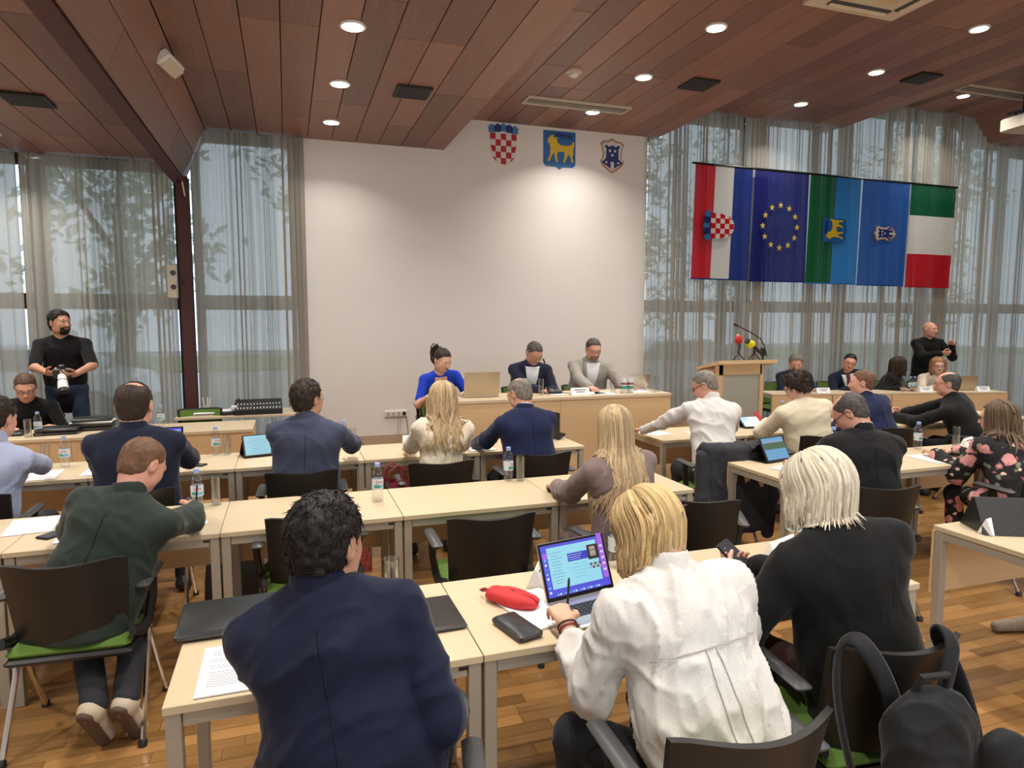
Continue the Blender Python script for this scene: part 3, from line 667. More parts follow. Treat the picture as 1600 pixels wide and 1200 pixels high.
# ================================================================ chairs
def chair_proto():
    t = empty('conference_chair', (0, 0, 0), 0, 'x', 'chair', 'black and green conference chairs')
    mb = MB(); mb.box((0, .01, .448), (.45, .44, .045), M_green, bev=.02); mb.build('seat_pad', t, smooth=True)
    mb = MB(); mb.box((0, .005, .415), (.46, .44, .03), M_black, bev=.012); mb.build('seat_shell', t)
    def surf(th):
        def fn(u, v):
            x = (u - .5) * 2; hw = .205 + .022 * v; q = max(0., (v - .86) / .14)
            zz = .475 + .345 * v + .018 * x * x * v - (.02 * q * (abs(x) ** 6))
            return (x * hw, -.215 - .075 * v + .085 * x * x + th, zz)
        return fn
    mb = MB(); n, k = 14, 8; f0, f1 = surf(0), surf(.022)
    vs = [f0(i / n, j / k) for j in range(k + 1) for i in range(n + 1)] + [f1(i / n, j / k) for j in range(k + 1) for i in range(n + 1)]
    o_ = (n + 1) * (k + 1); fs = []
    for j in range(k):
        for i in range(n):
            a = j * (n + 1) + i; fs.append((a, a + 1, a + n + 2, a + n + 1)); fs.append((o_ + a + n + 1, o_ + a + n + 2, o_ + a + 1, o_ + a))
    for i in range(n): fs.append((i + 1, i, o_ + i, o_ + i + 1)); a = k * (n + 1) + i; fs.append((a, a + 1, o_ + a + 1, o_ + a))
    for j in range(k): a = j * (n + 1); fs.append((a, a + n + 1, o_ + a + n + 1, o_ + a)); a += n; fs.append((a + n + 1, a, o_ + a, o_ + a + n + 1))
    mb.add(vs, fs, M_black); mb.build('backrest', t, smooth=True)
    mb = MB(); f2 = surf(.030); mb.grid(lambda u, v: f2(.05 + .9 * u, .06 + .90 * v), 12, 6, M_green); f3 = surf(.023); mb.grid(lambda u, v: f3(.95 - .9 * u, .06 + .90 * v), 12, 6, M_green); mb.build('back_pad', t, smooth='all')
    for s in (-1, 1):
        mb = MB(); mb.tube([(s * .245, .02, .46), (s * .25, -.10, .22), (s * .255, -.215, .012)], .0125, M_chrome, n=8); mb.lathe([(.018, 0), (.018, .022), (.012, .03)], M_black, c=(s * .255, -.217, 0), n=10); mb.build('rear_leg', t, smooth=True)
        mb = MB(); mb.tube([(s * .245, -.02, .46), (s * .25, .10, .22), (s * .255, .225, .012)], .0125, M_chrome, n=8); mb.lathe([(.018, 0), (.018, .022), (.012, .03)], M_black, c=(s * .255, .227, 0), n=10); mb.build('front_leg', t, smooth=True)
        mb = MB(); mb.tube([(s * .235, -.20, .50), (s * .245, -.08, .455), (s * .245, .02, .46), (s * .262, .03, .56), (s * .265, .01, .645)], [.016, .02, .02, .018, .02], M_black, n=8, flat=1.4); mb.build('arm_support', t, smooth=True)
        mb = MB(); mb.box((s * .262, .005, .662), (.058, .29, .028), M_darkgrey, bev=.012); mb.build('armrest', t, smooth=True)
    mb = MB(); mb.tube([(-.245, .0, .40), (.245, .0, .40)], .011, M_chrome, n=8); mb.build('cross_bar', t)
    return t
ch = chair_proto(); ch_used = []
def chair(x, y, deg, label, z=0): return place(ch, ch_used, (x, y, z), rad(deg), label)
chair(.15, 1.55, -12, 'black conference chair the navy-suited man in the foreground sits on')
chair(1.04, 1.45, -2, 'black conference chair under the woman in the white shirt')
chair(1.74, 1.66, -6, 'black and green conference chair with a backpack hung on it')
chair(-.87, 3.24, -3, 'black conference chair with chrome legs under the man in green')
chair(.945, 3.30, -2, 'empty black conference chair tucked in at the middle of the second row')
chair(.08, 3.60, 4, 'empty black conference chair half hidden behind the foreground man\'s head')
chair(1.72, 3.13, 8, 'black conference chair under the woman in the taupe blazer')
chair(2.18, 3.22, -28, 'empty black conference chair turned at the right end of the second row')
chair(-1.72, 4.55, 0, 'black conference chair under the man in the lavender shirt')
chair(-.87, 4.42, 0, 'black conference chair under the broad man in navy')
chair(.07, 4.62, -2, 'black conference chair under the man in the blue-grey suit')
chair(.985, 4.62, -2, 'black conference chair with a wine-red handbag, under the woman in ivory')
chair(1.745, 4.68, 0, 'black conference chair under the bald man in navy')
chair(3.22, 4.45, -6, 'conference chair with a dark jacket draped over its back')
chair(4.33, 4.62, -12, 'black conference chair under the woman in the cream cardigan')
chair(5.28, 4.75, 0, 'black conference chair under the man in navy turned sideways')
chair(6.42, 4.72, 15, 'black conference chair under the bald man with clasped hands')
chair(3.32, 3.12, -12, 'black conference chair under the man in the black suit')
chair(4.74, 3.10, -8, 'black conference chair under the woman in the floral dress')
chair(-.93, 7.78, 180, 'green-fronted conference chair standing empty before the mixer table')
chair(-2.45, 7.80, 175, 'conference chair behind the side desk under the man in the black T-shirt')
for x, lb in ((1.56, 'conference chair of the woman in royal blue at the head table'), (2.53, 'conference chair of the dark-suited man at the head table'), (3.28, 'conference chair of the man in the light grey jacket')):
    chair(x, 7.10, 180, lb, .28).scale = (.95, .95, .90)
for s, lb in ((.45, 'green conference chair of the grey-haired man at the angled desk'), (1.42, 'green conference chair of the man with the dark red tie'), (2.2, 'green conference chair of the dark-haired woman in black'), (2.95, 'green conference chair of the woman in the patterned jacket')):
    p = rdesk(s, .46 + .31, 0); chair(p[0], p[1], math.degrees(RA) + 180, lb)

# ================================================================ things on the tables
M_label = mat('bottle_label', S(206, 216, 222), .5); M_ltxt = mat('bottle_label_red', S(196, 40, 60), .5); M_lgreen = mat('bottle_label_green', S(60, 150, 120), .5); M_lblue = mat('bottle_label_blue', S(120, 175, 205), .5)
def text_mesh(s, size):
    cu = bpy.data.curves.new('t', 'FONT'); cu.body = s; cu.size = size; cu.align_x = 'CENTER'; cu.align_y = 'CENTER'
    o = bpy.data.objects.new('t', cu); C.objects.link(o); bpy.context.view_layer.update()
    me = o.evaluated_get(bpy.context.evaluated_depsgraph_get()).to_mesh(); vs = [tuple(v.co) for v in me.vertices]; fs = [tuple(p.vertices) for p in me.polygons]
    bpy.data.objects.remove(o); bpy.data.curves.remove(cu); return vs, fs
BTXT = text_mesh('Jana', .026)
def bottle_proto():
    t = empty('water_bottle', (0, 0, 0), 0, 'x', 'bottle', 'plastic water bottles on the tables')
    mb = MB(); mb.lathe([(.022, .002), (.030, .006), (.0325, .02), (.0305, .035), (.0325, .05), (.0305, .06), (.032, .07), (.032, .135), (.0325, .14), (.031, .165), (.024, .185), (.0145, .198), (.0135, .208)], M_pet, n=20); mb.build('body', t, smooth=True)
    mb = MB(); mb.lathe([(.0322, .074), (.0332, .075), (.0332, .132), (.0322, .133)], M_label, n=24, cap=False)
    vs = [(.0338 * math.sin(x / .0338), -.0338 * math.cos(x / .0338), y + .118) for x, y, z in BTXT[0]]; mb.add(vs, BTXT[1], M_ltxt)
    def band(a0, a1, z0, z1, m):
        mb.grid(lambda u, v: (.0337 * math.sin(a0 + (a1 - a0) * u), -.0337 * math.cos(a0 + (a1 - a0) * u), z0 + (z1 - z0) * v), 8, 1, m)
    band(-1.0, 0, .082, .100, M_lgreen); band(0, 1.0, .082, .098, M_lblue); band(2.1, 4.2, .082, .10, M_lgreen)
    mb.build('label', t, smooth=True)
    mb = MB(); mb.lathe([(.0155, .203), (.0155, .222), (.014, .2235)], M_cap, n=18); mb.build('cap', t, smooth=True)
    return t
def glass_proto():
    t = empty('drinking_glass', (0, 0, 0), 0, 'x', 'glass', 'tall clear drinking glasses')
    mb = MB(); mb.lathe([(.027, 0), (.030, .16), (.0285, .16), (.0255, .014), (.001, .012)], M_glass, n=20, cap=False); mb.build('wall', t, smooth=True)
    mb = MB(); mb.lathe([(.0268, .0005), (.0270, .012), (.02, .013)], M_glass, n=20); mb.build('base', t, smooth=True)
    mb = MB(); mb.lathe([(.0285, .158), (.0305, .1615), (.0285, .1635), (.0280, .160)], M_glass, n=20, cap=False); mb.build('rim', t, smooth=True)
    return t
bo = bottle_proto(); bo_used = []; gl = glass_proto(); gl_used = []
def bottle(x, y, label, z=.742, rz=0): place(bo, bo_used, (x, y, z), rad(rz), label)
def glass(x, y, label, z=.742): place(gl, gl_used, (x, y, z), 0, label)
for x, y, rz, lb in ((1.29, 2.46, 20, 'water bottle standing behind the blonde bob of the woman in white'), (2.20, 2.44, 0, 'water bottle beside the white-haired woman\'s head'),
        (-.50, 4.00, 10, 'water bottle behind the pen hand of the man in green'), (.47, 3.84, 15, 'lone water bottle on the second row beside the foreground man\'s head'), (1.34, 4.06, 40, 'water bottle beside a glass on the middle of the second row'),
        (-1.53, 5.46, 0, 'water bottle between the lavender shirt and the broad man in navy'), (-.55, 5.58, 30, 'water bottle beside a glass left of the tablet on the third row'), (.42, 5.60, 0, 'water bottle right of the bespectacled man in blue-grey'),
        (4.80, 5.56, 0, 'water bottle before the woman in the cream cardigan'), (3.98, 4.04, 0, 'water bottle just above the white-haired woman\'s head'), (4.84, 4.03, 20, 'water bottle right of the man in the black suit'), (2.30, 5.0, 0, '')):
    if lb: bottle(x, y, lb, rz=rz)
bottle(-2.16, 7.02, 'water bottle on the side desk before the seated man in black'); bottle(-1.20, 7.25, 'water bottle on the side desk beside the broad man\'s ear')
bottle(6.10, 5.55, 'water bottle before the clasped hands of the bald man')
p = rdesk(2.18, .12); bottle(p[0], p[1], 'left one of two water bottles on the angled desk'); p = rdesk(2.27, .16); bottle(p[0], p[1], 'right one of two water bottles on the angled desk')
for x, y, lb in ((.34, 2.42, 'glass at the foreground man\'s right shoulder'), (-.41, 4.05, 'glass right of the bottle by the man in green'), (1.415, 4.04, 'glass beside the bottle in the middle of the second row'), (-.47, 5.585, 'glass beside the bottle left of the tablet on the third row'),
        (.485, 5.56, 'glass at the elbow of the man in blue-grey'), (-1.66, 5.50, 'glass at the wrist of the man in the lavender shirt'), (-2.23, 6.99, 'glass beside the bottle on the side desk'), (-1.33, 7.30, 'glass beside the ear of the broad man in navy'), (5.25, 4.02, 'glass before the woman in the floral dress'), (4.10, 4.0, 'glass behind the shoulder of the man in the black suit')):
    glass(x, y, lb)
p = rdesk(2.05, .10); glass(p[0], p[1], 'glass on the angled desk before the dark-haired woman'); p = rdesk(.78, .14); glass(p[0], p[1], 'glass on the angled desk beside the grey-haired man')
for x, y, lb in ((2.43, 6.30, 'glass before the dark-suited man on the head table'), (3.20, 6.22, 'glass left of the two cans on the head table'), (3.66, 6.20, 'left one of two glasses at the right end of the head table'), (3.735, 6.24, 'right one of two glasses at the right end of the head table')): glass(x, y, lb, 1.032)
M_canw = mat('can_white', S(222, 226, 226), .35, metal=.3)
for x, lb in ((3.315, 'left one of two water cans on the head table'), (3.395, 'right one of two water cans on the head table')):
    t = empty('drink_can', (x, 6.20, 1.031), 0, lb, 'can', 'cans on the head table')
    mb = MB(); mb.lathe([(.026, 0), (.033, .012), (.033, .14), (.026, .155), (.026, .158)], M_canw, n=20); mb.build('body', t, smooth=True)
    mb = MB(); mb.lathe([(.0335, .045), (.0335, .075)], M_lgreen, n=20, cap=False); mb.lathe([(.0335, .088), (.0335, .112)], mat('can_text', S(150, 90, 100), .5), n=20, cap=False); mb.build('printed_band', t, smooth=True)
    mb = MB(); mb.lathe([(.025, .158), (.024, .1595), (.001, .1595)], M_alu, n=20); mb.build('lid', t)
def sheet(x, y, rz, label, w=.21, h=.297, lines=14, z=.742, th=.002, group=None):
    t = empty('paper_sheet', (x, y, z), rad(rz), label, 'paper', group)
    mb = MB(); mb.box((0, 0, th / 2), (w, h, th), M_paper); mb.build('sheet', t)
    if lines:
        r = random.Random(int(abs(x * 100 + y * 10))); mb = MB()
        for i in range(lines):
            yy = h / 2 - .035 - i * (h - .07) / lines
            if r.random() < .12: continue
            ww = (w - .05) * r.uniform(.65, 1.0); mb.box((-(w - .05) / 2 + ww / 2, yy, th + .0002), (ww, .0028, .0003), M_print)
        mb.build('printed_lines', t)
sheet(-.155, 2.085, 0, 'printed sheets at the left end of the front table', th=.004, lines=17, w=.24)
sheet(.83, 2.18, 12, 'loose white pages beside the open laptop', lines=0, th=.006)
sheet(1.66, 2.26, 35, 'small blank white sheet before the white-haired woman', w=.15, h=.21, lines=0)
sheet(-1.26, 3.92, 8, 'printed sheet left of the man in green', lines=9); sheet(-.98, 3.72, 6, 'printed sheet under the arm of the man in green', lines=9); sheet(-.55, 3.80, 12, 'printed sheet beneath the man in green\'s writing hand', lines=9)
sheet(-1.60, 5.20, 5, 'white sheet under the lavender-shirted man\'s arm', lines=8); sheet(-1.25, 5.25, 0, 'white sheet left of the broad man in navy', lines=8)
sheet(1.46, 5.24, 8, 'white sheet between the ivory sweater and the navy jacket', lines=6); sheet(3.22, 5.42, 10, 'white sheet left under the white-shirted man\'s hand', lines=6); sheet(3.60, 5.22, -6, 'white sheet before the white-shirted man', lines=6)
sheet(4.60, 3.70, -4, 'white sheet before the purple case', lines=8); sheet(4.55, 5.30, 0, 'white sheet beside the tablet before the cream cardigan', lines=0); sheet(6.25, 5.30, 20, 'sheet under the clasped hands of the bald man', lines=5)
sheet(3.36, 3.72, 20, 'white sheet in front of the propped tablet', lines=5); sheet(5.15, 5.35, 0, 'sheet before the sideways man in navy', lines=5)
for x, y, rz, lb in ((3.0, 6.33, 15, 'sheet under the grey-jacketed man\'s hand'), (3.12, 6.25, -25, 'loose sheet left of the glass on the head table'), (2.62, 6.40, 5, 'sheet before the dark-suited man on the head table'), (3.52, 6.30, 0, 'sheet right of the cans on the head table')):
    sheet(x, y, rz, lb, lines=5, z=1.032)
def tent(x, y, rz, label, z=.742, w=.20, h=.075, lines=True):
    t = empty('name_card', (x, y, z), rad(rz), label, 'name card', 'folded white name cards')
    mb = MB(); mb.prism([(-.035, 0), (.035, 0), (.002, h), (-.002, h)], w, M_paper, Matrix(((0, 0, 1, -w / 2), (1, 0, 0, 0), (0, 1, 0, 0), (0, 0, 0, 1)))); mb.build('card', t)
    if lines:
        mb = MB()
        for k, zz in enumerate((.055, .035)):
            a = math.atan2(.033, h); yy = -.035 + .033 * zz / h - .0012
            mb.box((0, yy, zz), (.13 - .04 * k, .001, .008), M_print, rot=Rx(-a))
        mb.build('printed_name', t)
tent(2.80, 6.17, 0, 'name card in front of the head table\'s middle', 1.032); tent(.935, 2.44, 60, 'name card behind the open laptop'); tent(2.06, 2.36, 20, 'name card before the white-haired woman', lines=False)
tent(1.0, 5.58, 0, 'name card left of the blonde woman in ivory', lines=False); tent(3.30, 2.30, 15, 'name card at the right picture edge', lines=False); tent(5.33, 3.98, 20, 'name card before the woman in the floral dress')
for s, lb in ((.80, 'name card on the angled desk right of the grey-haired man'), (2.38, 'name card on the angled desk before the patterned jacket'), (3.28, 'name card at the right end of the angled desk')):
    p = rdesk(s, .07); tent(p[0], p[1], math.degrees(RA), lb)
def phone(x, y, rz, label, z=.742, tilt=None):
    t = empty('smartphone', (x, y, z), rad(rz), label, 'phone', 'smartphones')
    mb = MB(); mb.box((0, 0, .0045), (.075, .155, .009), M_blackm, bev=.003); mb.build('body', t)
    mb = MB(); mb.box((0, 0, .0095), (.068, .146, .001), mat('phone_screen', S(62, 66, 74), .12)); mb.build('screen', t)
    if tilt: t.rotation_euler = tilt
    return t
phone(-1.10, 3.72, -35, 'smartphone on the second row left of the man in green'); phone(1.535, 3.77, -18, 'smartphone left of the woman in the taupe blazer'); phone(-.66, 5.23, 60, 'dark smartphone at the broad man\'s elbow')
phone(1.735, 2.03, 0, 'smartphone held in the white-haired woman\'s hands', .85, (rad(38), rad(-12), rad(22)))
def tablet(x, y, rz, label, z=.742, w=.25, h=.175, tilt=62, scr=(150, 205, 235), pic=0):
    t = empty('tablet', (x, y, z), rad(rz), label, 'tablet', 'propped tablets in black cases')
    R_ = Rx(rad(tilt)); c = Vector((0, 0, 0))
    def tr(v): return R_ @ Vector(v) + Vector((0, -.02, .008))
    mb = MB(); mb.box((0, 0, 0), (w, h, .012), M_black, bev=.004); mb.v = [tuple(tr((p[0], p[1] + h / 2, p[2]))) for p in mb.v]; mb.build('case', t)
    sm = mat('tablet_screen_%d' % sum(scr), (.02, .02, .02), .2, emit=S(*scr), estr=.8)
    mb = MB(); mb.box((0, 0, 0), (w - .025, h - .022, .002), sm); mb.v = [tuple(tr((p[0], p[1] + h / 2, p[2] + .007))) for p in mb.v]; mb.build('screen', t)
    if pic:
        mb = MB(); mb.box((0, .02, 0), (w - .03, .05, .001), mat('tablet_picture', (.02, .02, .02), .3, emit=S(96, 130, 100), estr=.6)); mb.box((0, .055, 0), (w - .03, .02, .001), mat('tablet_picture_sky', (.02, .02, .02), .3, emit=S(140, 180, 215), estr=.8))
        mb.v = [tuple(tr((p[0], p[1] + h / 2, p[2] + .0085))) for p in mb.v]; mb.build('shown_picture', t)
    else:
        mb = MB(); r = random.Random(5)
        for i in range(8): mb.box((-.02 * r.random(), h / 2 - .035 - i * .016, .0085), (w * .6 * r.uniform(.6, 1), .003, .0006), mat('tablet_text', S(110, 150, 175), .5))
        mb.v = [tuple(tr((p[0], p[1] + h / 2, p[2]))) for p in mb.v]; mb.build('shown_text', t)
    mb = MB(); mb.add([(-w / 2, h * math.cos(rad(tilt)) - .02, h * math.sin(rad(tilt)) * .75), (w / 2, h * math.cos(rad(tilt)) - .02, h * math.sin(rad(tilt)) * .75), (w / 2, h * .95, .002), (-w / 2, h * .95, .002)], [(0, 1, 2, 3), (3, 2, 1, 0)], M_black)
    mb.box((0, .07, .002), (w, .18, .004), M_black); mb.build('folding_stand', t)
tablet(-.22, 5.42, 14, 'propped tablet with a pale blue page left of the man in blue-grey', scr=(170, 226, 246)); tablet(3.42, 4.00, 12, 'propped tablet showing a landscape before the man in black', scr=(120, 178, 222), pic=1, w=.26, h=.19)
tablet(4.30, 5.34, -10, 'tablet lying low beside the woman in the cream cardigan', scr=(126, 186, 224), tilt=28)
t = empty('tablet', (2.21, 5.42, .742), rad(-75), 'black tablet standing upright beside the bald man in navy', 'tablet'); mb = MB(); mb.box((0, 0, .12), (.17, .012, .24), M_black, bev=.004); mb.build('body', t); mb = MB(); mb.box((0, .05, .02), (.12, .09, .012), M_black, rot=Rx(.5)); mb.build('stand', t)
t = empty('tablet_case', (3.37, 2.30, .742), rad(-25), 'black tablet case standing folded at the right picture edge', 'tablet case')
mb = MB(); mb.prism([(-.11, 0), (.11, 0), (.015, .16), (-.005, .16)], .30, M_leather, Matrix(((0, 0, 1, -.15), (1, 0, 0, 0), (0, 1, 0, 0), (0, 0, 0, 1)))); mb.build('folded_cover', t); mb = MB(); mb.box((0, .068, .082), (.26, .008, .17), M_blackm, rot=Rx(rad(32))); mb.build('tablet', t)
# laptops
def keys(mb, w, d):
    for j in range(5):
        for i in range(13): mb.box((-w * .42 + i * w * .84 / 12, d * .18 - j * d * .085, .0165), (w * .056, d * .066, .002), M_black)
def laptop(x, y, rz, label, w=.304, d=.212, ang=108, shell=None, screen=True, z=.742, big=False):
    shell = shell or M_alu; t = empty('laptop', (x, y, z), rad(rz), label, 'laptop')
    mb = MB(); mb.box((0, 0, .008), (w, d, .014), shell, bev=.004); mb.box((0, -d * .30, .0152), (w * .36, d * .30, .0008), M_frame); mb.build('base', t)
    mb = MB(); keys(mb, w, d); mb.build('keyboard', t)
    R_ = Rx(rad(ang)) ; o = Vector((0, d / 2 - .004, .014))
    # lid in local plane: x across, y upward along the lid, z toward the back
    ex = Vector((1, 0, 0)); ey = Vector((0, -math.cos(rad(ang)), math.sin(rad(ang)))); ez = ex.cross(ey)   # ez points to the viewer side
    def tr(p): return tuple(o + ex * p[0] + ey * p[1] + ez * p[2])
    def piece(name, items, parent=t):
        mb = MB()
        for c, s, m in items: mb.box(c, s, m, bev=.0)
        mb.v = [tr(p) for p in mb.v]; return mb.build(name, parent)
    lid = piece('lid', [((0, d / 2, 0), (w, d, .006), shell)])
    piece('bezel', [((0, d / 2, .0036), (w - .004, d - .004, .001), M_blackm)], lid)
    if screen:
        E = lambda n, c, s=.9: mat('screen_' + n, (.02, .02, .02), .3, emit=S(*c), estr=s)
        sw, sh = w - .022, d - .026; cy = d / 2 + .003
        piece('screen', [((0, cy, .0044), (sw, sh, .0006), E('blue', (84, 84, 226)))], t)
        if big:
            items = [((-.004, cy + .008, .0049), (sw * .80, sh * .80, .0003), E('page', (158, 226, 246))), ((sw * .455, cy + .02, .0050), (sw * .085, sh * .9, .0003), E('violet', (176, 104, 226))), ((-sw * .455, cy + .055, .0050), (sw * .07, .02, .0003), E('violet', (176, 104, 226)))]
            items += [((.02, cy + .035, .0053), (sw * .36, .030, .0003), E('royal', (52, 62, 196)))]
            for k in range(3): items.append(((.0, cy + .043 - k * .008, .0056), (sw * (.26 - .04 * k), .0018, .0002), E('pale', (190, 210, 250))))
            items += [((.088, cy + .040, .0057), (.052, .054, .0003), E('dark', (40, 34, 36))), ((.086, cy + .042, .0060), (.026, .036, .0003), E('face', (188, 164, 150))), ((.079, cy + .046, .0062), (.008, .004, .0002), E('dark', (40, 34, 36))), ((.091, cy + .046, .0062), (.008, .004, .0002), E('dark', (40, 34, 36))), ((.085, cy + .030, .0062), (.012, .003, .0002), E('lips', (150, 90, 90)))]
            for i in range(5):
                for j in range(2): items.append(((.068 + i * .0105, cy - .005 - j * .0115, .0056), (.008, .009, .0003), E(('dark', 'face')[(i + j) % 2], ((40, 34, 36), (188, 164, 150))[(i + j) % 2])))
            r = random.Random(2)
            for i in range(11): items.append(((-.085 + .004 * r.random(), cy + .062 - i * .011, .0053), (.028 + .03 * r.random(), .0016, .0002), E('grey', (92, 140, 160))))
            for i in range(5): items.append(((.01 + .02 * r.random(), cy + .008 - i * .012, .0053), (.05 + .05 * r.random(), .0014, .0002), E('grey2', (120, 180, 205))))
            for i in range(8): items.append(((-sw * .462, cy + .04 - i * .0165, .0053), (.009, .009, .0003), E('icon%d' % (i % 3), ((120, 200, 250), (230, 230, 250), (90, 130, 250))[i % 3])))
            for i in range(18): items.append(((-.10 + i * .0115, cy - sh * .465, .0053), (.0075, .0065, .0003), E('icon%d' % (i % 3), ((120, 200, 250), (230, 230, 250), (90, 130, 250))[i % 3])))
            for i in range(5): items.append(((sw * .455, cy + .055 - i * .022, .0055), (.012, .008, .0003), E('icon1', (230, 230, 250))))
            sc = [o_ for o_ in t.children if o_.name.startswith('screen')][-1]
            piece('open_windows', items, sc)
        else: piece('shown_page', [((0, cy, .0049), (sw * .92, sh * .86, .0003), E('page', (158, 226, 246)))], t)
    return t
laptop(1.035, 2.105, 11, 'open silver laptop with a bright blue-violet screen', big=True, ang=112)
laptop(-.94, 5.48, 3, 'open laptop half hidden by the broad man in navy', w=.33, d=.22, shell=M_blackm, ang=105)
laptop(1.80, 6.42, 180, 'champagne-coloured open laptop seen from behind on the head table', shell=M_gold, w=.36, d=.24, z=1.032, ang=100)
p = rdesk(3.15, .33); laptop(p[0], p[1], math.degrees(RA) + 180, 'champagne-coloured laptop seen from behind on the angled desk', shell=M_gold, w=.31, d=.21, ang=100)
t = empty('tablet_computer', (3.60, 6.42, 1.032), rad(188), 'grey tablet tilted up before the man in the light grey jacket', 'tablet'); mb = MB(); mb.box((0, .02, .09), (.27, .008, .19), M_alu, rot=Rx(rad(-24)), bev=.003); mb.build('back_shell', t); mb = MB(); mb.box((0, -.03, .04), (.2, .006, .10), M_alu, rot=Rx(rad(28))); mb.build('stand', t)
# folders, pouches, bags on the tables
def slab(name, x, y, z, rz, size, m, label, cat, group=None, strap=None, bev=.008):
    t = empty(name, (x, y, z), rad(rz), label, cat, group); mb = MB(); mb.box((0, 0, size[2] / 2), size, m, bev=bev); mb.build('cover', t, smooth=True)
    mb = MB(); mb.box((.0, -size[1] / 2 + .004, size[2] / 2), (size[0] - .02, .012, size[2] * .35), M_darkgrey if strap is None else strap); mb.build('edge_band', t)
    return t
slab('laptop_case', -.17, 2.44, .742, 1, (.42, .28, .028), M_leather, 'black laptop case at the left end of the front table', 'case')
slab('closed_laptop', .40, 2.24, .742, 1, (.30, .265, .016), mat('closed_laptop_lid', S(40, 36, 34), .45), 'closed black laptop beside the foreground man\'s arm', 'laptop')
slab('wallet', .705, 2.045, .742, 14, (.095, .18, .026), M_leather, 'dark grey leather wallet before the red pouch', 'wallet')
slab('glasses_case', 4.86, 3.80, .742, -6, (.20, .10, .022), mat('purple_cloth', S(126, 110, 140), .8, bump=.1), 'flat purple case on the table right of the black suit', 'case')
fol = [(-2.05, 7.16, .742, 6, (.34, .25, .03)), (-2.03, 7.15, .773, 2, (.33, .24, .028)), (-1.80, 7.34, .742, 4, (.34, .25, .035)), (-1.79, 7.34, .778, 6, (.34, .25, .03)), (-1.80, 7.33, .809, 3, (.35, .26, .018)), (-1.80, 7.33, .828, 8, (.33, .25, .03)), (-2.46, 7.20, .742, 0, (.30, .22, .03))]
fl = ['black folder at the bottom of the left pile on the side desk', 'black folder on top of the left pile on the side desk', 'lowest black folder of the right pile on the side desk', 'black folder just under the white one in the right pile', 'white folder in the middle of the right pile', 'topmost black folder of the right pile on the side desk', 'black folder before the seated man in the black T-shirt']
for k, (x, y, z, rz, sz) in enumerate(fol): slab('document_folder', x, y, z, rz, sz, M_paper if k == 4 else M_leather, fl[k], 'folder', 'folders on the side desk')
t = empty('pencil_pouch', (.755, 2.245, .742), rad(-52), 'red zip pouch beside the open laptop', 'pouch')
mb = MB(); mb.grid(lambda u, v: (.11 * math.cos(2 * PI * u) * abs(math.cos(2 * PI * u)) ** -.35 * math.sin(PI * v) ** .5 if abs(math.cos(2 * PI * u)) > 1e-4 else 0, .05 * math.sin(2 * PI * u) * (abs(math.sin(2 * PI * u)) + 1e-6) ** -.3 * math.sin(PI * v) ** .5, .026 - .026 * math.cos(PI * v) + .004 * math.sin(u * 30) * math.sin(PI * v)), 32, 10, M_red); mb.build('body', t, smooth='all')
mb = MB(); mb.tube([(-.105, 0, .03), (0, .006, .052), (.105, 0, .03)], .003, mat('zip_dark', S(90, 24, 30), .5), n=6); mb.build('zip', t); mb = MB(); mb.tube([(-.105, 0, .03), (-.13, .01, .028), (-.145, 0, .022), (-.13, -.01, .025), (-.105, 0, .03)], .004, M_redleather, n=6); mb.build('loop', t)
t = empty('pen', (1.0, 2.0, .8), 0, 'black pen held by the woman in the white shirt', 'pen'); PEN2 = t
mb = MB(); mb.tube([(0, 0, 0), (.004, .002, .02), (.02, .012, .13)], [.001, .0045, .0045], M_black, n=8); mb.build('barrel', t); mb = MB(); mb.tube([(.02, .012, .13), (.021, .0125, .137)], .003, M_darkgrey, n=8); mb.build('button', t)
t = empty('pen', (0, 0, 0), 0, 'black pen in the hand of the man in green', 'pen'); PEN4 = t
mb = MB(); mb.tube([(0, 0, 0), (0, 0, .02), (.012, -.01, .14)], [.001, .0045, .0045], M_black, n=8); mb.build('barrel', t); mb = MB(); mb.tube([(.012, -.01, .14), (.0125, -.0105, .146)], .003, M_darkgrey, n=8); mb.build('button', t)
# audio mixer, cup of pens, open folder, thermos
t = empty('audio_mixer', (-.33, 8.06, .742), rad(2), 'black audio mixer with rows of white knobs by the curtain', 'audio mixer')
mb = MB(); mb.prism([(-.17, 0), (.17, 0), (.17, .14), (-.17, .055)], .50, M_black, Matrix(((0, 0, 1, -.25), (1, 0, 0, 0), (0, 1, 0, 0), (0, 0, 0, 1)))); mb.build('console', t)
a = math.atan2(.085, .34)
for i in range(14):
    for j in range(5):
        mb = MB(); y_ = -.13 + j * .062; mb.box((-.22 + i * .034, y_, .055 + (y_ + .17) * .25 + .006), (.014, .014 if j else .022, .014), M_white if j in (0, 2) else M_darkgrey, rot=Rx(a)); mb.build('knob' if j else 'fader', t)
t = empty('pen_cup', (-.88, 8.10, .742), 0, 'white paper cup of pens on the mixer table', 'cup')
mb = MB(); mb.lathe([(.03, 0), (.04, .10), (.038, .10), (.028, .005)], M_cream, n=18, cap=False); mb.build('cup', t, smooth=True)
for k in range(5):
    mb = MB(); mb.tube([(.01 * math.cos(k * 1.3), .01 * math.sin(k * 1.3), .02), (.045 * math.cos(k * 1.3), .03 * math.sin(k * 1.3), .19)], .005, M_white, n=6); mb.build('white_pen', t)
slab('ring_binder', -.78, 8.14, .742, 3, (.46, .30, .03), M_paper, 'white binder lying beside the audio mixer', 'binder')
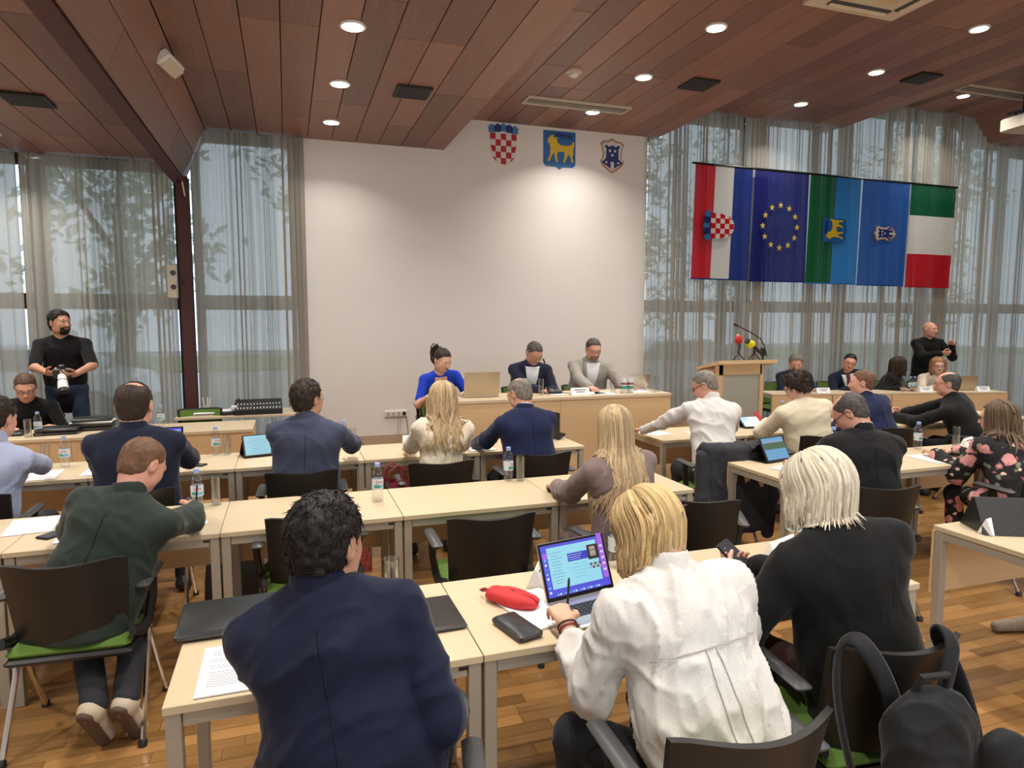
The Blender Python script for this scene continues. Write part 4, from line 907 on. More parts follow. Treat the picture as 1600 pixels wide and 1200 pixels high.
t = empty('power_strip', (-.60, 7.98, .742), rad(15), 'black power strip with a white plug beside the mixer', 'power strip'); mb = MB(); mb.box((0, 0, .02), (.22, .06, .04), M_black, bev=.008); mb.build('housing', t); mb = MB(); mb.box((.02, .01, .07), (.07, .05, .055), M_white, bev=.008); mb.build('plug', t); mb = MB(); mb.tube([(.02, .02, .09), (.06, .10, .15), (.10, .16, .16), (.13, .2, .05)], .005, M_black, n=6); mb.build('cable', t)
t = empty('thermos_jug', (-.20, 7.62, .42), 0, 'steel thermos jug with a black handle below the mixer table', 'jug')
mb = MB(); mb.lathe([(.055, 0), (.06, .02), (.06, .17), (.04, .20)], M_alu, n=20); mb.build('body', t, smooth=True); mb = MB(); mb.lathe([(.042, .20), (.044, .235), (.02, .25)], M_black, n=18); mb.build('lid', t, smooth=True); mb = MB(); mb.tube([(.05, 0, .20), (.10, 0, .21), (.115, 0, .15), (.10, 0, .06), (.06, 0, .05)], .010, M_black, n=8); mb.build('handle', t, smooth=True)
t2 = empty('side_trolley', (-.15, 7.66, 0), 0, 'low trolley shelf behind the end of the side desk', 'trolley'); mb = MB(); mb.box((0, 0, .405), (.34, .30, .025), M_panel); mb.build('shelf', t2)
for sx in (-1, 1):
    for sy in (-1, 1): mb = MB(); mb.box((sx * .15, sy * .13, .197), (.025, .025, .39), M_blackm); mb.build('leg', t2)
# microphones
def mini_tripod(mb):
    for k in range(3):
        a = rad(100 + 120 * k); mb.tube([(0, 0, .085), (.075 * math.cos(a), .075 * math.sin(a), .004)], .007, M_black, n=6)
    mb.lathe([(.012, .08), (.014, .10), (.008, .12)], M_black, n=10)
ZL = 1.318
M_mred = mat('mic_red_foam', S(190, 44, 40), .9, bump=.3, bscale=120); M_myel = mat('mic_yellow_foam', S(214, 208, 30), .9, bump=.3, bscale=120)
t = empty('microphone', (4.70, 6.16, ZL + .022), 0, 'microphone with a red foam head on a mini tripod on the lectern', 'microphone'); mb = MB(); mini_tripod(mb); mb.build('tripod', t, smooth=True)
mb = MB(); mb.tube([(0, 0, .115), (.01, 0, .16), (.0, 0, .20)], [.012, .018, .022], M_darkgrey, n=10); mb.build('handle', t, smooth=True); mb = MB(); mb.ell((-.004, 0, .235), (.042, .042, .048), M_mred); mb.build('foam_head', t, smooth='all'); mb = MB(); mb.box((-.015, .0, .28), (.035, .03, .03), mat('mic_skin_tag', S(226, 160, 140), .6), bev=.006); mb.build('flag_cube', t)
t = empty('microphone', (4.92, 6.18, ZL + .022), 0, 'microphone with a yellow foam head lying on a desk stand on the lectern', 'microphone'); mb = MB(); mini_tripod(mb); mb.build('tripod', t, smooth=True)
mb = MB(); mb.tube([(.09, 0, .085), (-.01, 0, .155)], [.018, .022], M_black, n=10); mb.build('handle', t, smooth=True); mb = MB(); mb.ell((-.05, 0, .185), (.055, .045, .045), M_myel); mb.build('foam_head', t, smooth='all'); mb = MB(); mb.tube([(-.085, 0, .212), (-.105, 0, .226)], .032, M_black, n=12); mb.build('black_tip', t)
t = empty('boom_microphone', (5.30, 6.50, .28), 0, 'tall gooseneck microphone on a black stand beside the lectern', 'microphone')
mb = MB(); mb.tube([(0, 0, .02), (0, 0, 1.18)], .012, M_blackm, n=8); mb.build('pole', t); mb = MB(); mb.lathe([(.14, 0), (.14, .012), (.02, .022)], M_blackm, n=20); mb.build('base', t)
mb = MB(); mb.tube([(.06, 0, 1.08), (.02, 0, 1.20), (-.05, -.02, 1.29), (-.25, -.06, 1.38), (-.47, -.12, 1.45)], .0065, M_black, n=8); mb.build('gooseneck', t, smooth=True); mb = MB(); mb.tube([(-.455, -.115, 1.445), (-.50, -.125, 1.462)], [.012, .016], M_black, n=10); mb.build('capsule', t); mb = MB(); mb.box((.0, 0, 1.14), (.05, .05, .10), M_black, bev=.01); mb.build('clutch', t)
t = empty('desk_microphone', (2.60, 6.38, 1.031), 0, 'gooseneck conference microphone before the dark-suited man at the head table', 'microphone')
mb = MB(); mb.box((0, 0, .02), (.15, .12, .04), M_black, bev=.01); mb.build('base', t); mb = MB(); mb.tube([(.03, .02, .04), (.01, .02, .12), (-.05, .03, .24), (-.085, .04, .32)], .005, M_black, n=8); mb.build('gooseneck', t); mb = MB(); mb.tube([(-.085, .04, .32), (-.10, .045, .36)], .009, M_black, n=8); mb.build('capsule', t)
mb = MB(); mb.tube([(.07, 0, .01), (.12, -.06, .006), (.16, -.09, .008), (.13, -.12, .006)], .004, M_black, n=6); mb.build('cable', t)
# handbag on the chair of the woman in ivory
t = empty('handbag', (.68, 4.58, .47), rad(15), 'wine-red leather handbag on the chair beside the woman in ivory', 'handbag')
mb = MB(); mb.grid(lambda u, v: ((.13 - .03 * v) * math.cos(2 * PI * u) * (abs(math.cos(2 * PI * u)) + 1e-5) ** -.4, (.07 - .03 * v) * math.sin(2 * PI * u) * (abs(math.sin(2 * PI * u)) + 1e-5) ** -.4, .21 * v + .008 * math.sin(u * 25) * v), 36, 8, M_redleather); mb.box((0, 0, .01), (.22, .11, .02), M_redleather); mb.build('body', t, smooth='all')
for s in (-1, 1): mb = MB(); mb.tube([(-.07, s * .035, .19), (-.06, s * .045, .28), (0, s * .05, .32), (.06, s * .045, .28), (.07, s * .035, .19)], .008, M_redleather, n=8); mb.build('handle', t, smooth=True)
mb = MB(); mb.tube([(-.09, -.05, .22), (-.08, -.07, .16), (-.10, -.075, .08)], .014, mat('scarf_black_white', S(60, 58, 58), .8, var=.6, scale=60), n=8); mb.build('scarf', t)
# bags on the floor
def floor_bag(x, y, rz, label, m, w=.34, d=.18, h=.34, name='handbag'):
    t = empty(name, (x, y, 0), rad(rz), label, 'bag'); mb = MB()
    mb.grid(lambda u, v: ((w / 2) * (1 - .15 * v * v) * math.cos(2 * PI * u) * (abs(math.cos(2 * PI * u)) + 1e-5) ** -.5, (d / 2) * (1 - .5 * v * v) * math.sin(2 * PI * u) * (abs(math.sin(2 * PI * u)) + 1e-5) ** -.5, h * v + .012 * math.sin(u * 19) * v), 32, 8, m); mb.box((0, 0, .015), (w * .85, d * .8, .03), m); mb.build('body', t, smooth='all')
    for s in (-1, 1): mb = MB(); mb.tube([(-w * .25, s * d * .22, h * .95), (-w * .2, s * d * .3, h * 1.25), (w * .2, s * d * .3, h * 1.25), (w * .25, s * d * .22, h * .95)], .009, m, n=8); mb.build('handle', t, smooth=True)
floor_bag(-.36, 4.35, 10, 'black shoulder bag on the floor under the second row', M_leather); floor_bag(.42, 4.75, 0, 'patterned red and black bag on the floor under the third row', mat('leopard_red', S(150, 66, 60), .7, var=.7, scale=40), w=.22, d=.12, h=.26)
floor_bag(.84, 1.62, 40, 'olive and black bag on the floor at the middle table leg', mat('olive_canvas', S(74, 70, 56), .8, var=.2, scale=30), w=.24, d=.16, h=.30); floor_bag(1.25, 3.95, 5, 'black bag with pale straps behind the empty chair', mat('black_nylon', S(34, 35, 38), .6, bump=.2, bscale=30), w=.40, d=.20, h=.48)
floor_bag(3.66, 3.55, 0, 'dark bag on the floor beside the man in the black suit', M_leather, w=.3, d=.2, h=.42)
# ================================================================ people: smooth signed-distance bodies meshed with surface nets
def V(*a): return np.array(a if len(a) > 1 else a[0], float)
def nrm(v): v = np.asarray(v, float); return v / (np.linalg.norm(v) + 1e-12)
class Field:
    def __init__(self): self.p = []
    def cone(self, a, b, ra, rb, k=.03, M=None, o=None, sc=None, op=0):
        """round cone a->b; with frame M (rows = axes), origin o and axis scales sc the points are given in that frame"""
        a, b = V(a), V(b)
        if M is None: M = np.eye(3); o = np.zeros(3)
        sc = V(sc) if sc is not None else np.ones(3)
        wa, wb = o + M.T @ (a), o + M.T @ (b)
        r = max(ra, rb) * max(1., sc.max()); lo = np.minimum(wa, wb) - r; hi = np.maximum(wa, wb) + r
        self.p.append((op, 0, (a / sc, b / sc, ra, rb, M, o, sc), k, lo, hi)); return self
    def ell(self, c, r, k=.03, M=None, op=0):
        c, r = V(c), V(r); M = np.eye(3) if M is None else M; m = r.max()
        self.p.append((op, 1, (c, r, M), k, c - m, c + m)); return self
    def cut(self, fn): self.p.append((2, 2, fn, 0, None, None)); return self
    def bounds(self):
        lo = np.min([p[4] for p in self.p if p[0] == 0], 0); hi = np.max([p[5] for p in self.p if p[0] == 0], 0); return lo, hi
    def evald(self, prm, kind, X, Y, Z):
        if kind == 0:
            a, b, ra, rb, M, o, sc = prm
            x, y, z = X - o[0], Y - o[1], Z - o[2]
            q = [(M[i][0] * x + M[i][1] * y + M[i][2] * z) / sc[i] for i in range(3)]
            d = b - a; dd = float(d @ d) + 1e-12
            q = [q[i] - a[i] for i in range(3)]
            t = np.clip((q[0] * d[0] + q[1] * d[1] + q[2] * d[2]) / dd, 0, 1)
            return (np.sqrt((q[0] - t * d[0]) ** 2 + (q[1] - t * d[1]) ** 2 + (q[2] - t * d[2]) ** 2) - (ra + (rb - ra) * t)) * sc.min()
        c, r, M = prm; x, y, z = X - c[0], Y - c[1], Z - c[2]
        q = [M[i][0] * x + M[i][1] * y + M[i][2] * z for i in range(3)]
        k0 = np.sqrt(sum((q[i] / r[i]) ** 2 for i in range(3))); k1 = np.sqrt(sum((q[i] / r[i] ** 2) ** 2 for i in range(3))) + 1e-9
        return k0 * (k0 - 1) / k1
    def points(self, P):
        """distance at a list of points (n,3)"""
        X, Y, Z = P[:, 0], P[:, 1], P[:, 2]; D = np.full(len(P), 1.0)
        for op, kind, prm, k, lo, hi in self.p:
            if op == 0:
                d = self.evald(prm, kind, X, Y, Z); h = np.maximum(k - np.abs(D - d), 0) / k; D = np.minimum(D, d) - h * h * k * .25
        return D
    def mesh(self, res):
        lo, hi = self.bounds(); lo = lo - 2.5 * res; hi = hi + 2.5 * res
        n = np.maximum(4, np.ceil((hi - lo) / res).astype(int)); ax = [lo[i] + res * np.arange(n[i]) for i in range(3)]
        X, Y, Z = ax[0][:, None, None], ax[1][None, :, None], ax[2][None, None, :]
        D = np.full(tuple(n), 1.0)
        for op, kind, prm, k, l, h_ in self.p:
            if op == 2: D = np.maximum(D, prm(X, Y, Z)); continue
            mg = k + 3 * res + .01
            i0 = [max(0, int((l[i] - mg - lo[i]) / res)) for i in range(3)]; i1 = [min(n[i], int((h_[i] + mg - lo[i]) / res) + 2) for i in range(3)]
            if any(i1[i] <= i0[i] for i in range(3)): continue
            s = tuple(slice(i0[i], i1[i]) for i in range(3))
            d = self.evald(prm, kind, X[i0[0]:i1[0]], Y[:, i0[1]:i1[1]], Z[:, :, i0[2]:i1[2]])
            if op == 0:
                h = np.maximum(k - np.abs(D[s] - d), 0) / k; D[s] = np.minimum(D[s], d) - h * h * k * .25
            else:
                h = np.maximum(k - np.abs(D[s] + d), 0) / k; D[s] = np.maximum(D[s], -d) + h * h * k * .25
        return surfnets(D, lo, res)
CORN = np.array([(i, j, k) for i in (0, 1) for j in (0, 1) for k in (0, 1)])
EDG = [(a, b) for a in range(8) for b in range(a + 1, 8) if np.abs(CORN[a] - CORN[b]).sum() == 1]
def surfnets(D, lo, res):
    S_ = D < 0; n = D.shape
    cnt = np.zeros((n[0] - 1, n[1] - 1, n[2] - 1), np.int8)
    for i, j, k in CORN: cnt += S_[i:n[0] - 1 + i, j:n[1] - 1 + j, k:n[2] - 1 + k]
    act = (cnt > 0) & (cnt < 8); I = np.argwhere(act)
    if len(I) == 0: return np.zeros((0, 3)), np.zeros((0, 4), int), np.zeros((0, 3))
    idx = np.full(act.shape, -1, np.int64); idx[act] = np.arange(len(I))
    d8 = np.stack([D[I[:, 0] + c[0], I[:, 1] + c[1], I[:, 2] + c[2]] for c in CORN], 1)
    pos = np.zeros((len(I), 3)); num = np.zeros(len(I))
    for a, b in EDG:
        da, db = d8[:, a], d8[:, b]; m = (da < 0) != (db < 0)
        t = np.where(m, da / np.where(np.abs(da - db) < 1e-12, 1, da - db), 0)
        pos += np.where(m[:, None], CORN[a] + t[:, None] * (CORN[b] - CORN[a]), 0); num += m
    P = lo + res * (I + pos / num[:, None])
    g = np.stack([d8[:, 4:].sum(1) - d8[:, :4].sum(1), d8[:, [2, 3, 6, 7]].sum(1) - d8[:, [0, 1, 4, 5]].sum(1), d8[:, 1::2].sum(1) - d8[:, 0::2].sum(1)], 1)
    N = g / (np.linalg.norm(g, axis=1)[:, None] + 1e-12)
    F = []
    for ax in range(3):
        s0 = [slice(0, n[i] - (1 if i == ax else 0)) for i in range(3)]; s1 = list(s0); s1[ax] = slice(1, n[ax])
        A, B = S_[tuple(s0)], S_[tuple(s1)]
        E_ = np.argwhere(A != B); u, v = (ax + 1) % 3, (ax + 2) % 3
        ok = (E_[:, u] > 0) & (E_[:, v] > 0) & (E_[:, u] < n[u] - 1) & (E_[:, v] < n[v] - 1); E_ = E_[ok]
        if len(E_) == 0: continue
        q = []
        for du, dv in ((-1, -1), (0, -1), (0, 0), (-1, 0)):
            c = E_.copy(); c[:, u] += du; c[:, v] += dv; q.append(idx[c[:, 0], c[:, 1], c[:, 2]])
        q = np.stack(q, 1); flip = ~A[E_[:, 0], E_[:, 1], E_[:, 2]]
        q[flip] = q[flip][:, ::-1]; F.append(q)
    F = np.concatenate(F); return P, F[(F >= 0).all(1)], N
def hash3(i, j, k):
    h = (i * 374761393 + j * 668265263 + k * 2147483647 + 1013) & 0xffffffff; h = ((h ^ (h >> 13)) * 1274126177) & 0xffffffff
    return ((h ^ (h >> 16)) & 0xffff) / 65535.0
def vnoise(P):
    I = np.floor(P).astype(np.int64); f = P - I; f = f * f * (3 - 2 * f); r = 0
    for a in (0, 1):
        for b in (0, 1):
            for c in (0, 1):
                w = (f[:, 0] if a else 1 - f[:, 0]) * (f[:, 1] if b else 1 - f[:, 1]) * (f[:, 2] if c else 1 - f[:, 2])
                r = r + w * hash3(I[:, 0] + a, I[:, 1] + b, I[:, 2] + c)
    return r
def folds(P, N, amp, sc, seed):
    """cloth folds pushed in along the normal: ridged noise, drawn out along a slanting direction"""
    if amp <= 0: return P
    a = seed * 1.7; A = np.array([[math.cos(a), math.sin(a), .3], [-math.sin(a) * .5, math.cos(a) * .5, .25], [.08, -.10, .48]])
    Q = P @ A.T * sc + seed * 7.3; w = vnoise(Q * .5 + 3.1)
    r = 1 - np.abs(2 * vnoise(Q + w[:, None] * 1.5) - 1); r2 = 1 - np.abs(2 * vnoise(Q * 2.1 + 11) - 1)
    return P + N * (amp * 1.7 * ((r ** 3 - .35) + .45 * (r2 ** 2.5 - .4)))[:, None]
def mesh_obj(name, P, F, m, parent, off, tint=None):
    me = bpy.data.meshes.new(name); P = np.asarray(P, float) - np.asarray(off)
    me.vertices.add(len(P)); me.vertices.foreach_set('co', P.ravel()); nf = len(F); F = np.asarray(F)
    me.loops.add(nf * F.shape[1]); me.loops.foreach_set('vertex_index', F.ravel().astype(np.int32))
    me.polygons.add(nf); me.polygons.foreach_set('loop_start', np.arange(0, nf * F.shape[1], F.shape[1], dtype=np.int32))
    me.materials.append(m); me.polygons.foreach_set('use_smooth', np.ones(nf, bool))
    me.update(calc_edges=True); me.validate()
    if tint is not None:
        at = me.attributes.new('tint', 'FLOAT', 'POINT'); at.data.foreach_set('value', np.asarray(tint, np.float32))
    o = bpy.data.objects.new(name, me); return link(o, parent)
def frame(f, u):
    f = nrm(f); u = V(u); r = nrm(np.cross(f, u)); u = np.cross(r, f); return np.array([r, f, u])   # rows: right, forward, up
def ik(S0, T, a, b, pole):
    d = T - S0; L = np.linalg.norm(d); L2 = min(L, (a + b) * .985); dn = d / (L + 1e-9); T = S0 + dn * L2
    x = (a * a - b * b + L2 * L2) / (2 * L2); h = math.sqrt(max(0, a * a - x * x)); pp = nrm(pole - dn * (pole @ dn)); return S0 + dn * x + pp * h, T
def hand_prims(F, W, hd, pn, right, s, curl=.35, spread=1.0, thumb=.0):
    hd = nrm(hd); pn = nrm(pn - hd * (pn @ hd)); th = np.cross(hd, pn) if right else np.cross(pn, hd)
    k0 = W + hd * .0
    for i, (o, l, r) in enumerate(((.030, .074, .0088), (.010, .083, .0090), (-.010, .077, .0086), (-.029, .060, .0078))):
        kn = W + s * (hd * (.088 - .006 * abs(i - 1)) + th * o * spread); F.cone(W + s * (hd * .005 + th * o * .6), kn, .0145 * s, .0125 * s, .012)
        d = nrm(hd + th * o * .9 * spread); p = kn; a = 0
        for j, fr in enumerate((.44, .32, .24)):
            a += curl * (.8 if j == 0 else 1.15); dd = d * math.cos(a) + pn * math.sin(a); q = p + dd * l * fr * s; F.cone(p, q, r * s * (1 - .09 * j), r * s * (.93 - .09 * j), .004); p = q
    p = W + s * (hd * .018 + th * .024); q = p + s * .046 * nrm(hd * .62 + th * .72 + pn * (.25 + thumb)); F.cone(p, q, .0155 * s, .0115 * s, .012)
    q2 = q + s * .032 * nrm(hd * .85 + th * .25 + pn * (.35 + thumb)); F.cone(q, q2, .011 * s, .010 * s, .004); F.cone(q2, q2 + s * .026 * nrm(hd * .95 + pn * .45), .010 * s, .0075 * s, .004)

SK = {'a': skinm('skin_light', S(214, 168, 142)), 'b': skinm('skin_tan', S(196, 146, 118)), 'c': skinm('skin_rosy', S(216, 160, 138))}
M_eye = mat('eye_white', S(232, 228, 222), .25); M_iris = mat('iris_dark', S(62, 50, 42), .2); M_lip = mat('lip_tone', S(170, 98, 90), .5)
def headfield(H, hc, s, N, ears=True, neckr=1.0):
    F = Field(); w = lambda x, y, z: hc + s * (H.T @ V(x, y, z))
    F.ell(w(0, -.012, .026), V(.077, .098, .088) * s, .03, H); F.ell(w(0, .024, -.030), V(.060, .074, .084) * s, .05, H); F.ell(w(0, .058, -.088), V(.034, .028, .022) * s, .03, H)
    for e in (-1, 1):
        F.ell(w(e * .040, .052, -.028), V(.024, .03, .026) * s, .025, H); F.ell(w(e * .045, .02, -.072), V(.022, .035, .022) * s, .04, H)
        F.ell(w(e * .031, .101, .004), V(.017, .014, .012) * s, .012, H, op=1)
        if ears: F.ell(w(e * .080, -.012, -.006), V(.009, .019, .033) * s, .008, H); F.ell(w(e * .0875, -.010, -.002), V(.004, .010, .020) * s, .006, H, op=1)
    F.cone(w(-.034, .084, .022), w(.034, .084, .022), .010 * s, .010 * s, .02); F.cone(w(0, .094, .004), w(0, .112, -.030), .0075 * s, .0125 * s, .012)
    for e in (-1, 1): F.ell(w(e * .011, .103, -.034), V(.0075, .009, .0065) * s, .006, H)
    F.cone(w(-.016, .093, -.053), w(.016, .093, -.053), .006 * s, .006 * s, .008); F.cone(w(-.014, .091, -.064), w(.014, .091, -.064), .007 * s, .007 * s, .008)
    F.cone(w(-.018, .100, -.0585), w(.018, .100, -.0585), .002 * s, .002 * s, .004, op=1)
    F.cone(w(0, -.028, -.05), N, .056 * s * neckr, .062 * s * neckr, .03); return F, w
HAIRLINE = (np.array([-.13, -.07, -.03, -.010, .02, .05, .075, .095, .2]), np.array([-.080, -.078, -.055, -.020, .020, .045, .066, .080, .09]))
def spikes(P, D, L, r0, rng, seg=3, lift=None):
    """thin tapering tufts: roots P, directions D, lengths L"""
    n = len(P); vs = []; fs = []; ti = []
    A = np.cross(D, rng.normal(size=(n, 3))); A /= np.linalg.norm(A, axis=1)[:, None] + 1e-9; B = np.cross(D, A)
    bend = rng.normal(size=(n, 3)) * .25
    tv = rng.random(n); base = 0
    for j in range(seg + 1):
        t = j / seg; c = P + D * (L * t)[:, None] + bend * (L * t * t)[:, None]; r = r0 * (1 - t) + .0004
        for k in range(3): vs.append(c + A * r * math.cos(k * 2.094) + B * r * math.sin(k * 2.094)); ti.append(tv)
    Vv = np.stack(vs, 1).reshape(-1, 3); T = np.stack(ti, 1).reshape(-1); m = (seg + 1) * 3
    loc = np.array([(j * 3 + k, j * 3 + (k + 1) % 3, (j + 1) * 3 + (k + 1) % 3, (j + 1) * 3 + k) for j in range(seg) for k in range(3)])
    F = (np.arange(n)[:, None, None] * m + loc[None]).reshape(-1, 4); return Vv, F, T
def locks(paths, r, rng, flat=.45):
    """ribbon-like strands along the paths (n, m, 3)"""
    n, m, _ = paths.shape; D = np.gradient(paths, axis=1); D /= np.linalg.norm(D, axis=2)[:, :, None] + 1e-9
    ref = rng.normal(size=(n, 1, 3)); A = np.cross(D, ref); A /= np.linalg.norm(A, axis=2)[:, :, None] + 1e-9; B = np.cross(D, A)
    t = np.linspace(0, 1, m); rr = r[:, None] * np.minimum(1, .55 + t * 2)[None] * np.clip((1.02 - t) * 5, .12, 1)[None]
    ring = [paths + A * (rr * math.cos(a))[:, :, None] + B * (rr * math.sin(a) * (flat if True else 1))[:, :, None] for a in (0, PI / 2, PI, 3 * PI / 2)]
    Vv = np.stack(ring, 2).reshape(-1, 3); base = rng.random(n); T = np.repeat(np.clip(base[:, None] + .15 * t[None], 0, 1), 4, axis=1).reshape(-1)
    loc = np.array([(j * 4 + k, j * 4 + (k + 1) % 4, (j + 1) * 4 + (k + 1) % 4, (j + 1) * 4 + k) for j in range(m - 1) for k in range(4)])
    F = (np.arange(n)[:, None, None] * (m * 4) + loc[None]).reshape(-1, 4); return Vv, F, T
def push_out(P, fld, gap):
    """move strand points that are inside a garment out to its surface"""
    sh = P.shape; Q = P.reshape(-1, 3).copy()
    for _ in range(3):
        d = fld.points(Q) - gap; m = d < 0
        if not m.any(): break
        e = .004; q = Q[m]; d0 = fld.points(q)
        g = np.stack([fld.points(q + V(e, 0, 0)) - d0, fld.points(q + V(0, e, 0)) - d0, fld.points(q + V(0, 0, e)) - d0], 1); g /= np.linalg.norm(g, axis=1)[:, None] + 1e-9
        Q[m] = q - g * d[m][:, None]
    return Q.reshape(sh)
def long_hair(H, hc, s, rng, body, n, length, wave, crown=(0, -.02), open_face=55, vol=1.10, part=0.0, rad_=.0085, back=True, taper=0.12):
    """strands from the parting over the skull, then hanging down; body = field they must not enter"""
    m = 16; az = rng.uniform(-180 + 0, 180, n); keep = np.abs(az) > open_face; az = np.where(keep, az, np.sign(az + .01) * (open_face + rng.random(n) * 40))
    az = np.radians(az); vo = vol + rng.uniform(-.05, .08, n); paths = np.zeros((n, m, 3)); Ln = length * (1 - taper * rng.random(n)); ph = rng.random(n) * 6.28
    R = V(.078, .10, .092); c0 = V(0, -.012, .026)
    for j in range(8):
        t = 12 + (92 - 12) * j / 7; a = math.radians(t)
        x = np.sin(az) * math.sin(a) * R[0] * vo; y = np.cos(az) * math.sin(a) * R[1] * vo; z = np.full(n, math.cos(a)) * R[2] * (1 + (vo - 1) * .7)
        paths[:, j] = hc + s * (np.stack([x + c0[0], y + c0[1], z + c0[2]], 1) @ H)
    g = V(0, 0, -1.0)
    d0 = paths[:, 7] - paths[:, 6]; d0 /= np.linalg.norm(d0, axis=1)[:, None]
    p = paths[:, 7].copy(); Ln = np.maximum(.03, (p[:, 2] - (hc[2] - length)) * 1.06) * (1 - taper * rng.random(n)); st = (Ln / 8)[:, None]
    side = nrm(H[0])
    for j in range(8, m):
        k = min(1, (j - 7) / 3.0); d = d0 * (1 - k) + g * k; d /= np.linalg.norm(d, axis=1)[:, None]
        p = p + d * st; paths[:, j] = p + (side[None] * np.sin(ph + j * 1.1)[:, None] + nrm(H[1])[None] * np.cos(ph * 1.3 + j * .9)[:, None]) * wave * min(1, (j - 7) / 4)
    raw = paths[:, 8:].copy(); paths[:, 8:] = push_out(paths[:, 8:], body, .008); ok = np.linalg.norm(paths[:, 8:] - raw, axis=2).max(1) < .15; paths = paths[ok]; n = len(paths)
    return locks(paths, rad_ * (.6 + .8 * rng.random(n)) * s, rng)

def person(label, hc, th, hyaw=None, hp=15, hr=0, s=1.0, hs=1.0, w=1.0, stand=False, seat=.455, side=0.0, twist=0.0, skin='a', top='jacket', tm=None, trouser=None, shirt=None, tie=None,
           hair='short', hm=None, hands=None, elbows=(None, None), palm=(None, None), hdir=(None, None), curl=(.35, .35), glasses=None, beard=None, sleeve=1.0, res=.011, fold=.005, fsc=11.0, seed=1, neck=0.0,
           legs=True, feet=None, knees=None, belly=0.0, front=False, hlen=.4, hem=-.10, skirt=None, shoe=None, hairopts=None, chin=0.0, collar=True, slim=1.0, legdir=None, pel=None, cuff=(.93, .93)):
    hc = V(hc); rng = np.random.default_rng(seed * 13 + 5); a = rad(th); R = V(math.cos(a), math.sin(a), 0); Fd = V(-math.sin(a), math.cos(a), 0); U = V(0, 0, 1)
    hy = rad(th if hyaw is None else hyaw); f0 = V(-math.sin(hy), math.cos(hy), 0); p_ = rad(hp); hf = f0 * math.cos(p_) - U * math.sin(p_); hu = f0 * math.sin(p_) + U * math.cos(p_); H = frame(hf, hu)
    if hr: c, s_ = math.cos(rad(hr)), math.sin(rad(hr)); H = np.array([H[0] * c - H[2] * s_, H[1], H[2] * c + H[0] * s_])
    N = hc - H[2] * .10 * s - U * (.050 - neck) * s - Fd * .030 * s
    L = .50 * s; pz = seat + .105 * s if not stand else N[2] - L * .985
    dz = N[2] - pz; hz = math.sqrt(max(0, L * L - dz * dz)) if dz < L else 0
    P0 = N - Fd * hz - R * side; P0 = V(pel[0], pel[1], pz) if pel is not None else P0; P0[2] = pz; Sx = nrm(N - P0); tl = np.linalg.norm(N - P0)
    tw = rad(twist); Rt = nrm(R * math.cos(tw) + Fd * math.sin(tw)); Rt = nrm(Rt - Sx * (Rt @ Sx)); Ft = np.cross(Sx, Rt); M = np.array([Rt, Ft, Sx])
    root = empty('person', (P0[0], P0[1], 0), 0, label, 'person'); off = V(P0[0], P0[1], 0)
    sw = .178 * w * s; SC = N - Sx * .070 * s; SH = [SC - Rt * sw, SC + Rt * sw]
    ul, fl = .285 * s, .255 * s; EL, WR = [], []
    tgt = hands or (P0 + Fd * .35 - R * .2 + U * .12, P0 + Fd * .35 + R * .2 + U * .12)
    for i in (0, 1):
        sg = -1 if i == 0 else 1; T = V(tgt[i]); pole = V(elbows[i]) if elbows[i] is not None else (-U * .75 + Rt * sg * .55 - Fd * .35); e, wv = ik(SH[i], T, ul, fl, pole); EL.append(e); WR.append(wv)
    sk = SK[skin]
    # ---- body: head and neck, hands with forearms, trunk and limbs, one mesh
    HF, wfun = headfield(H, hc, s * hs, N + Sx * .01, ears=True); BP, BF, nv = [], [], 0
    def addm(PF):
        nonlocal nv
        P, F_, N_ = PF; BP.append(P); BF.append(F_ + nv); nv += len(P)
    addm(HF.mesh(.0052 if res < .013 else .0065))
    TF = Field(); b = lambda x, y, z: V(x, y, z) * s
    TF.cone(b(0, 0, -.02), b(0, 0, .22), .125 * s, .12 * s, .05, M, P0, (1, .75, 1)); TF.cone(b(0, 0, .22), V(0, .01, tl - .17 * s), .115 * s, .115 * w * s, .05, M, P0, (1, .7, 1)); TF.cone(SH[0] - Sx * .01, SH[1] - Sx * .01, .034 * s, .034 * s, .02); TF.cone(N - Sx * .08, N + Sx * .02, .050 * s, .052 * s, .02)
    for i in (0, 1): TF.cone(SH[i], EL[i], .042 * s, .036 * s, .03); TF.cone(EL[i], WR[i], .036 * s, .026 * s, .02)
    addm(TF.mesh(.016))
    for i in (0, 1):
        G = Field(); fd = nrm(WR[i] - EL[i]); hd = V(hdir[i]) if hdir[i] is not None else fd * V(1, 1, .25); pn = V(palm[i]) if palm[i] is not None else V(0, 0, -1)
        G.cone(EL[i] + (WR[i] - EL[i]) * (.0 if sleeve < .8 or cuff[i] < .8 else .45), WR[i], (.040 if sleeve < .8 else .034) * s, .0265 * s, .02)
        if sleeve < .8: G.cone(SH[i] + (EL[i] - SH[i]) * .4, EL[i], .046 * s, .041 * s, .03)
        hand_prims(G, WR[i] + nrm(hd) * .004, hd, pn, i == 1, s * .98, curl[i] if isinstance(curl, tuple) else curl); addm(G.mesh(.0042 if res < .013 else .006))
    mesh_obj('body', np.concatenate(BP), np.concatenate(BF), sk, root, off)
    # ---- face details
    hs_ = s * hs; mb = MB(); T4 = lambda x, y, z: tuple(wfun(x, y, z) - off)
    for e in (-1, 1): mb.ell(T4(e * .031, .0815, .003), (.0118 * hs_,) * 3, M_eye, 10, 6); mb.ell(T4(e * .031, .0885, .0025), (.0062 * hs_,) * 3, M_iris, 8, 5)
    mb.build('eyes', root, smooth='all')
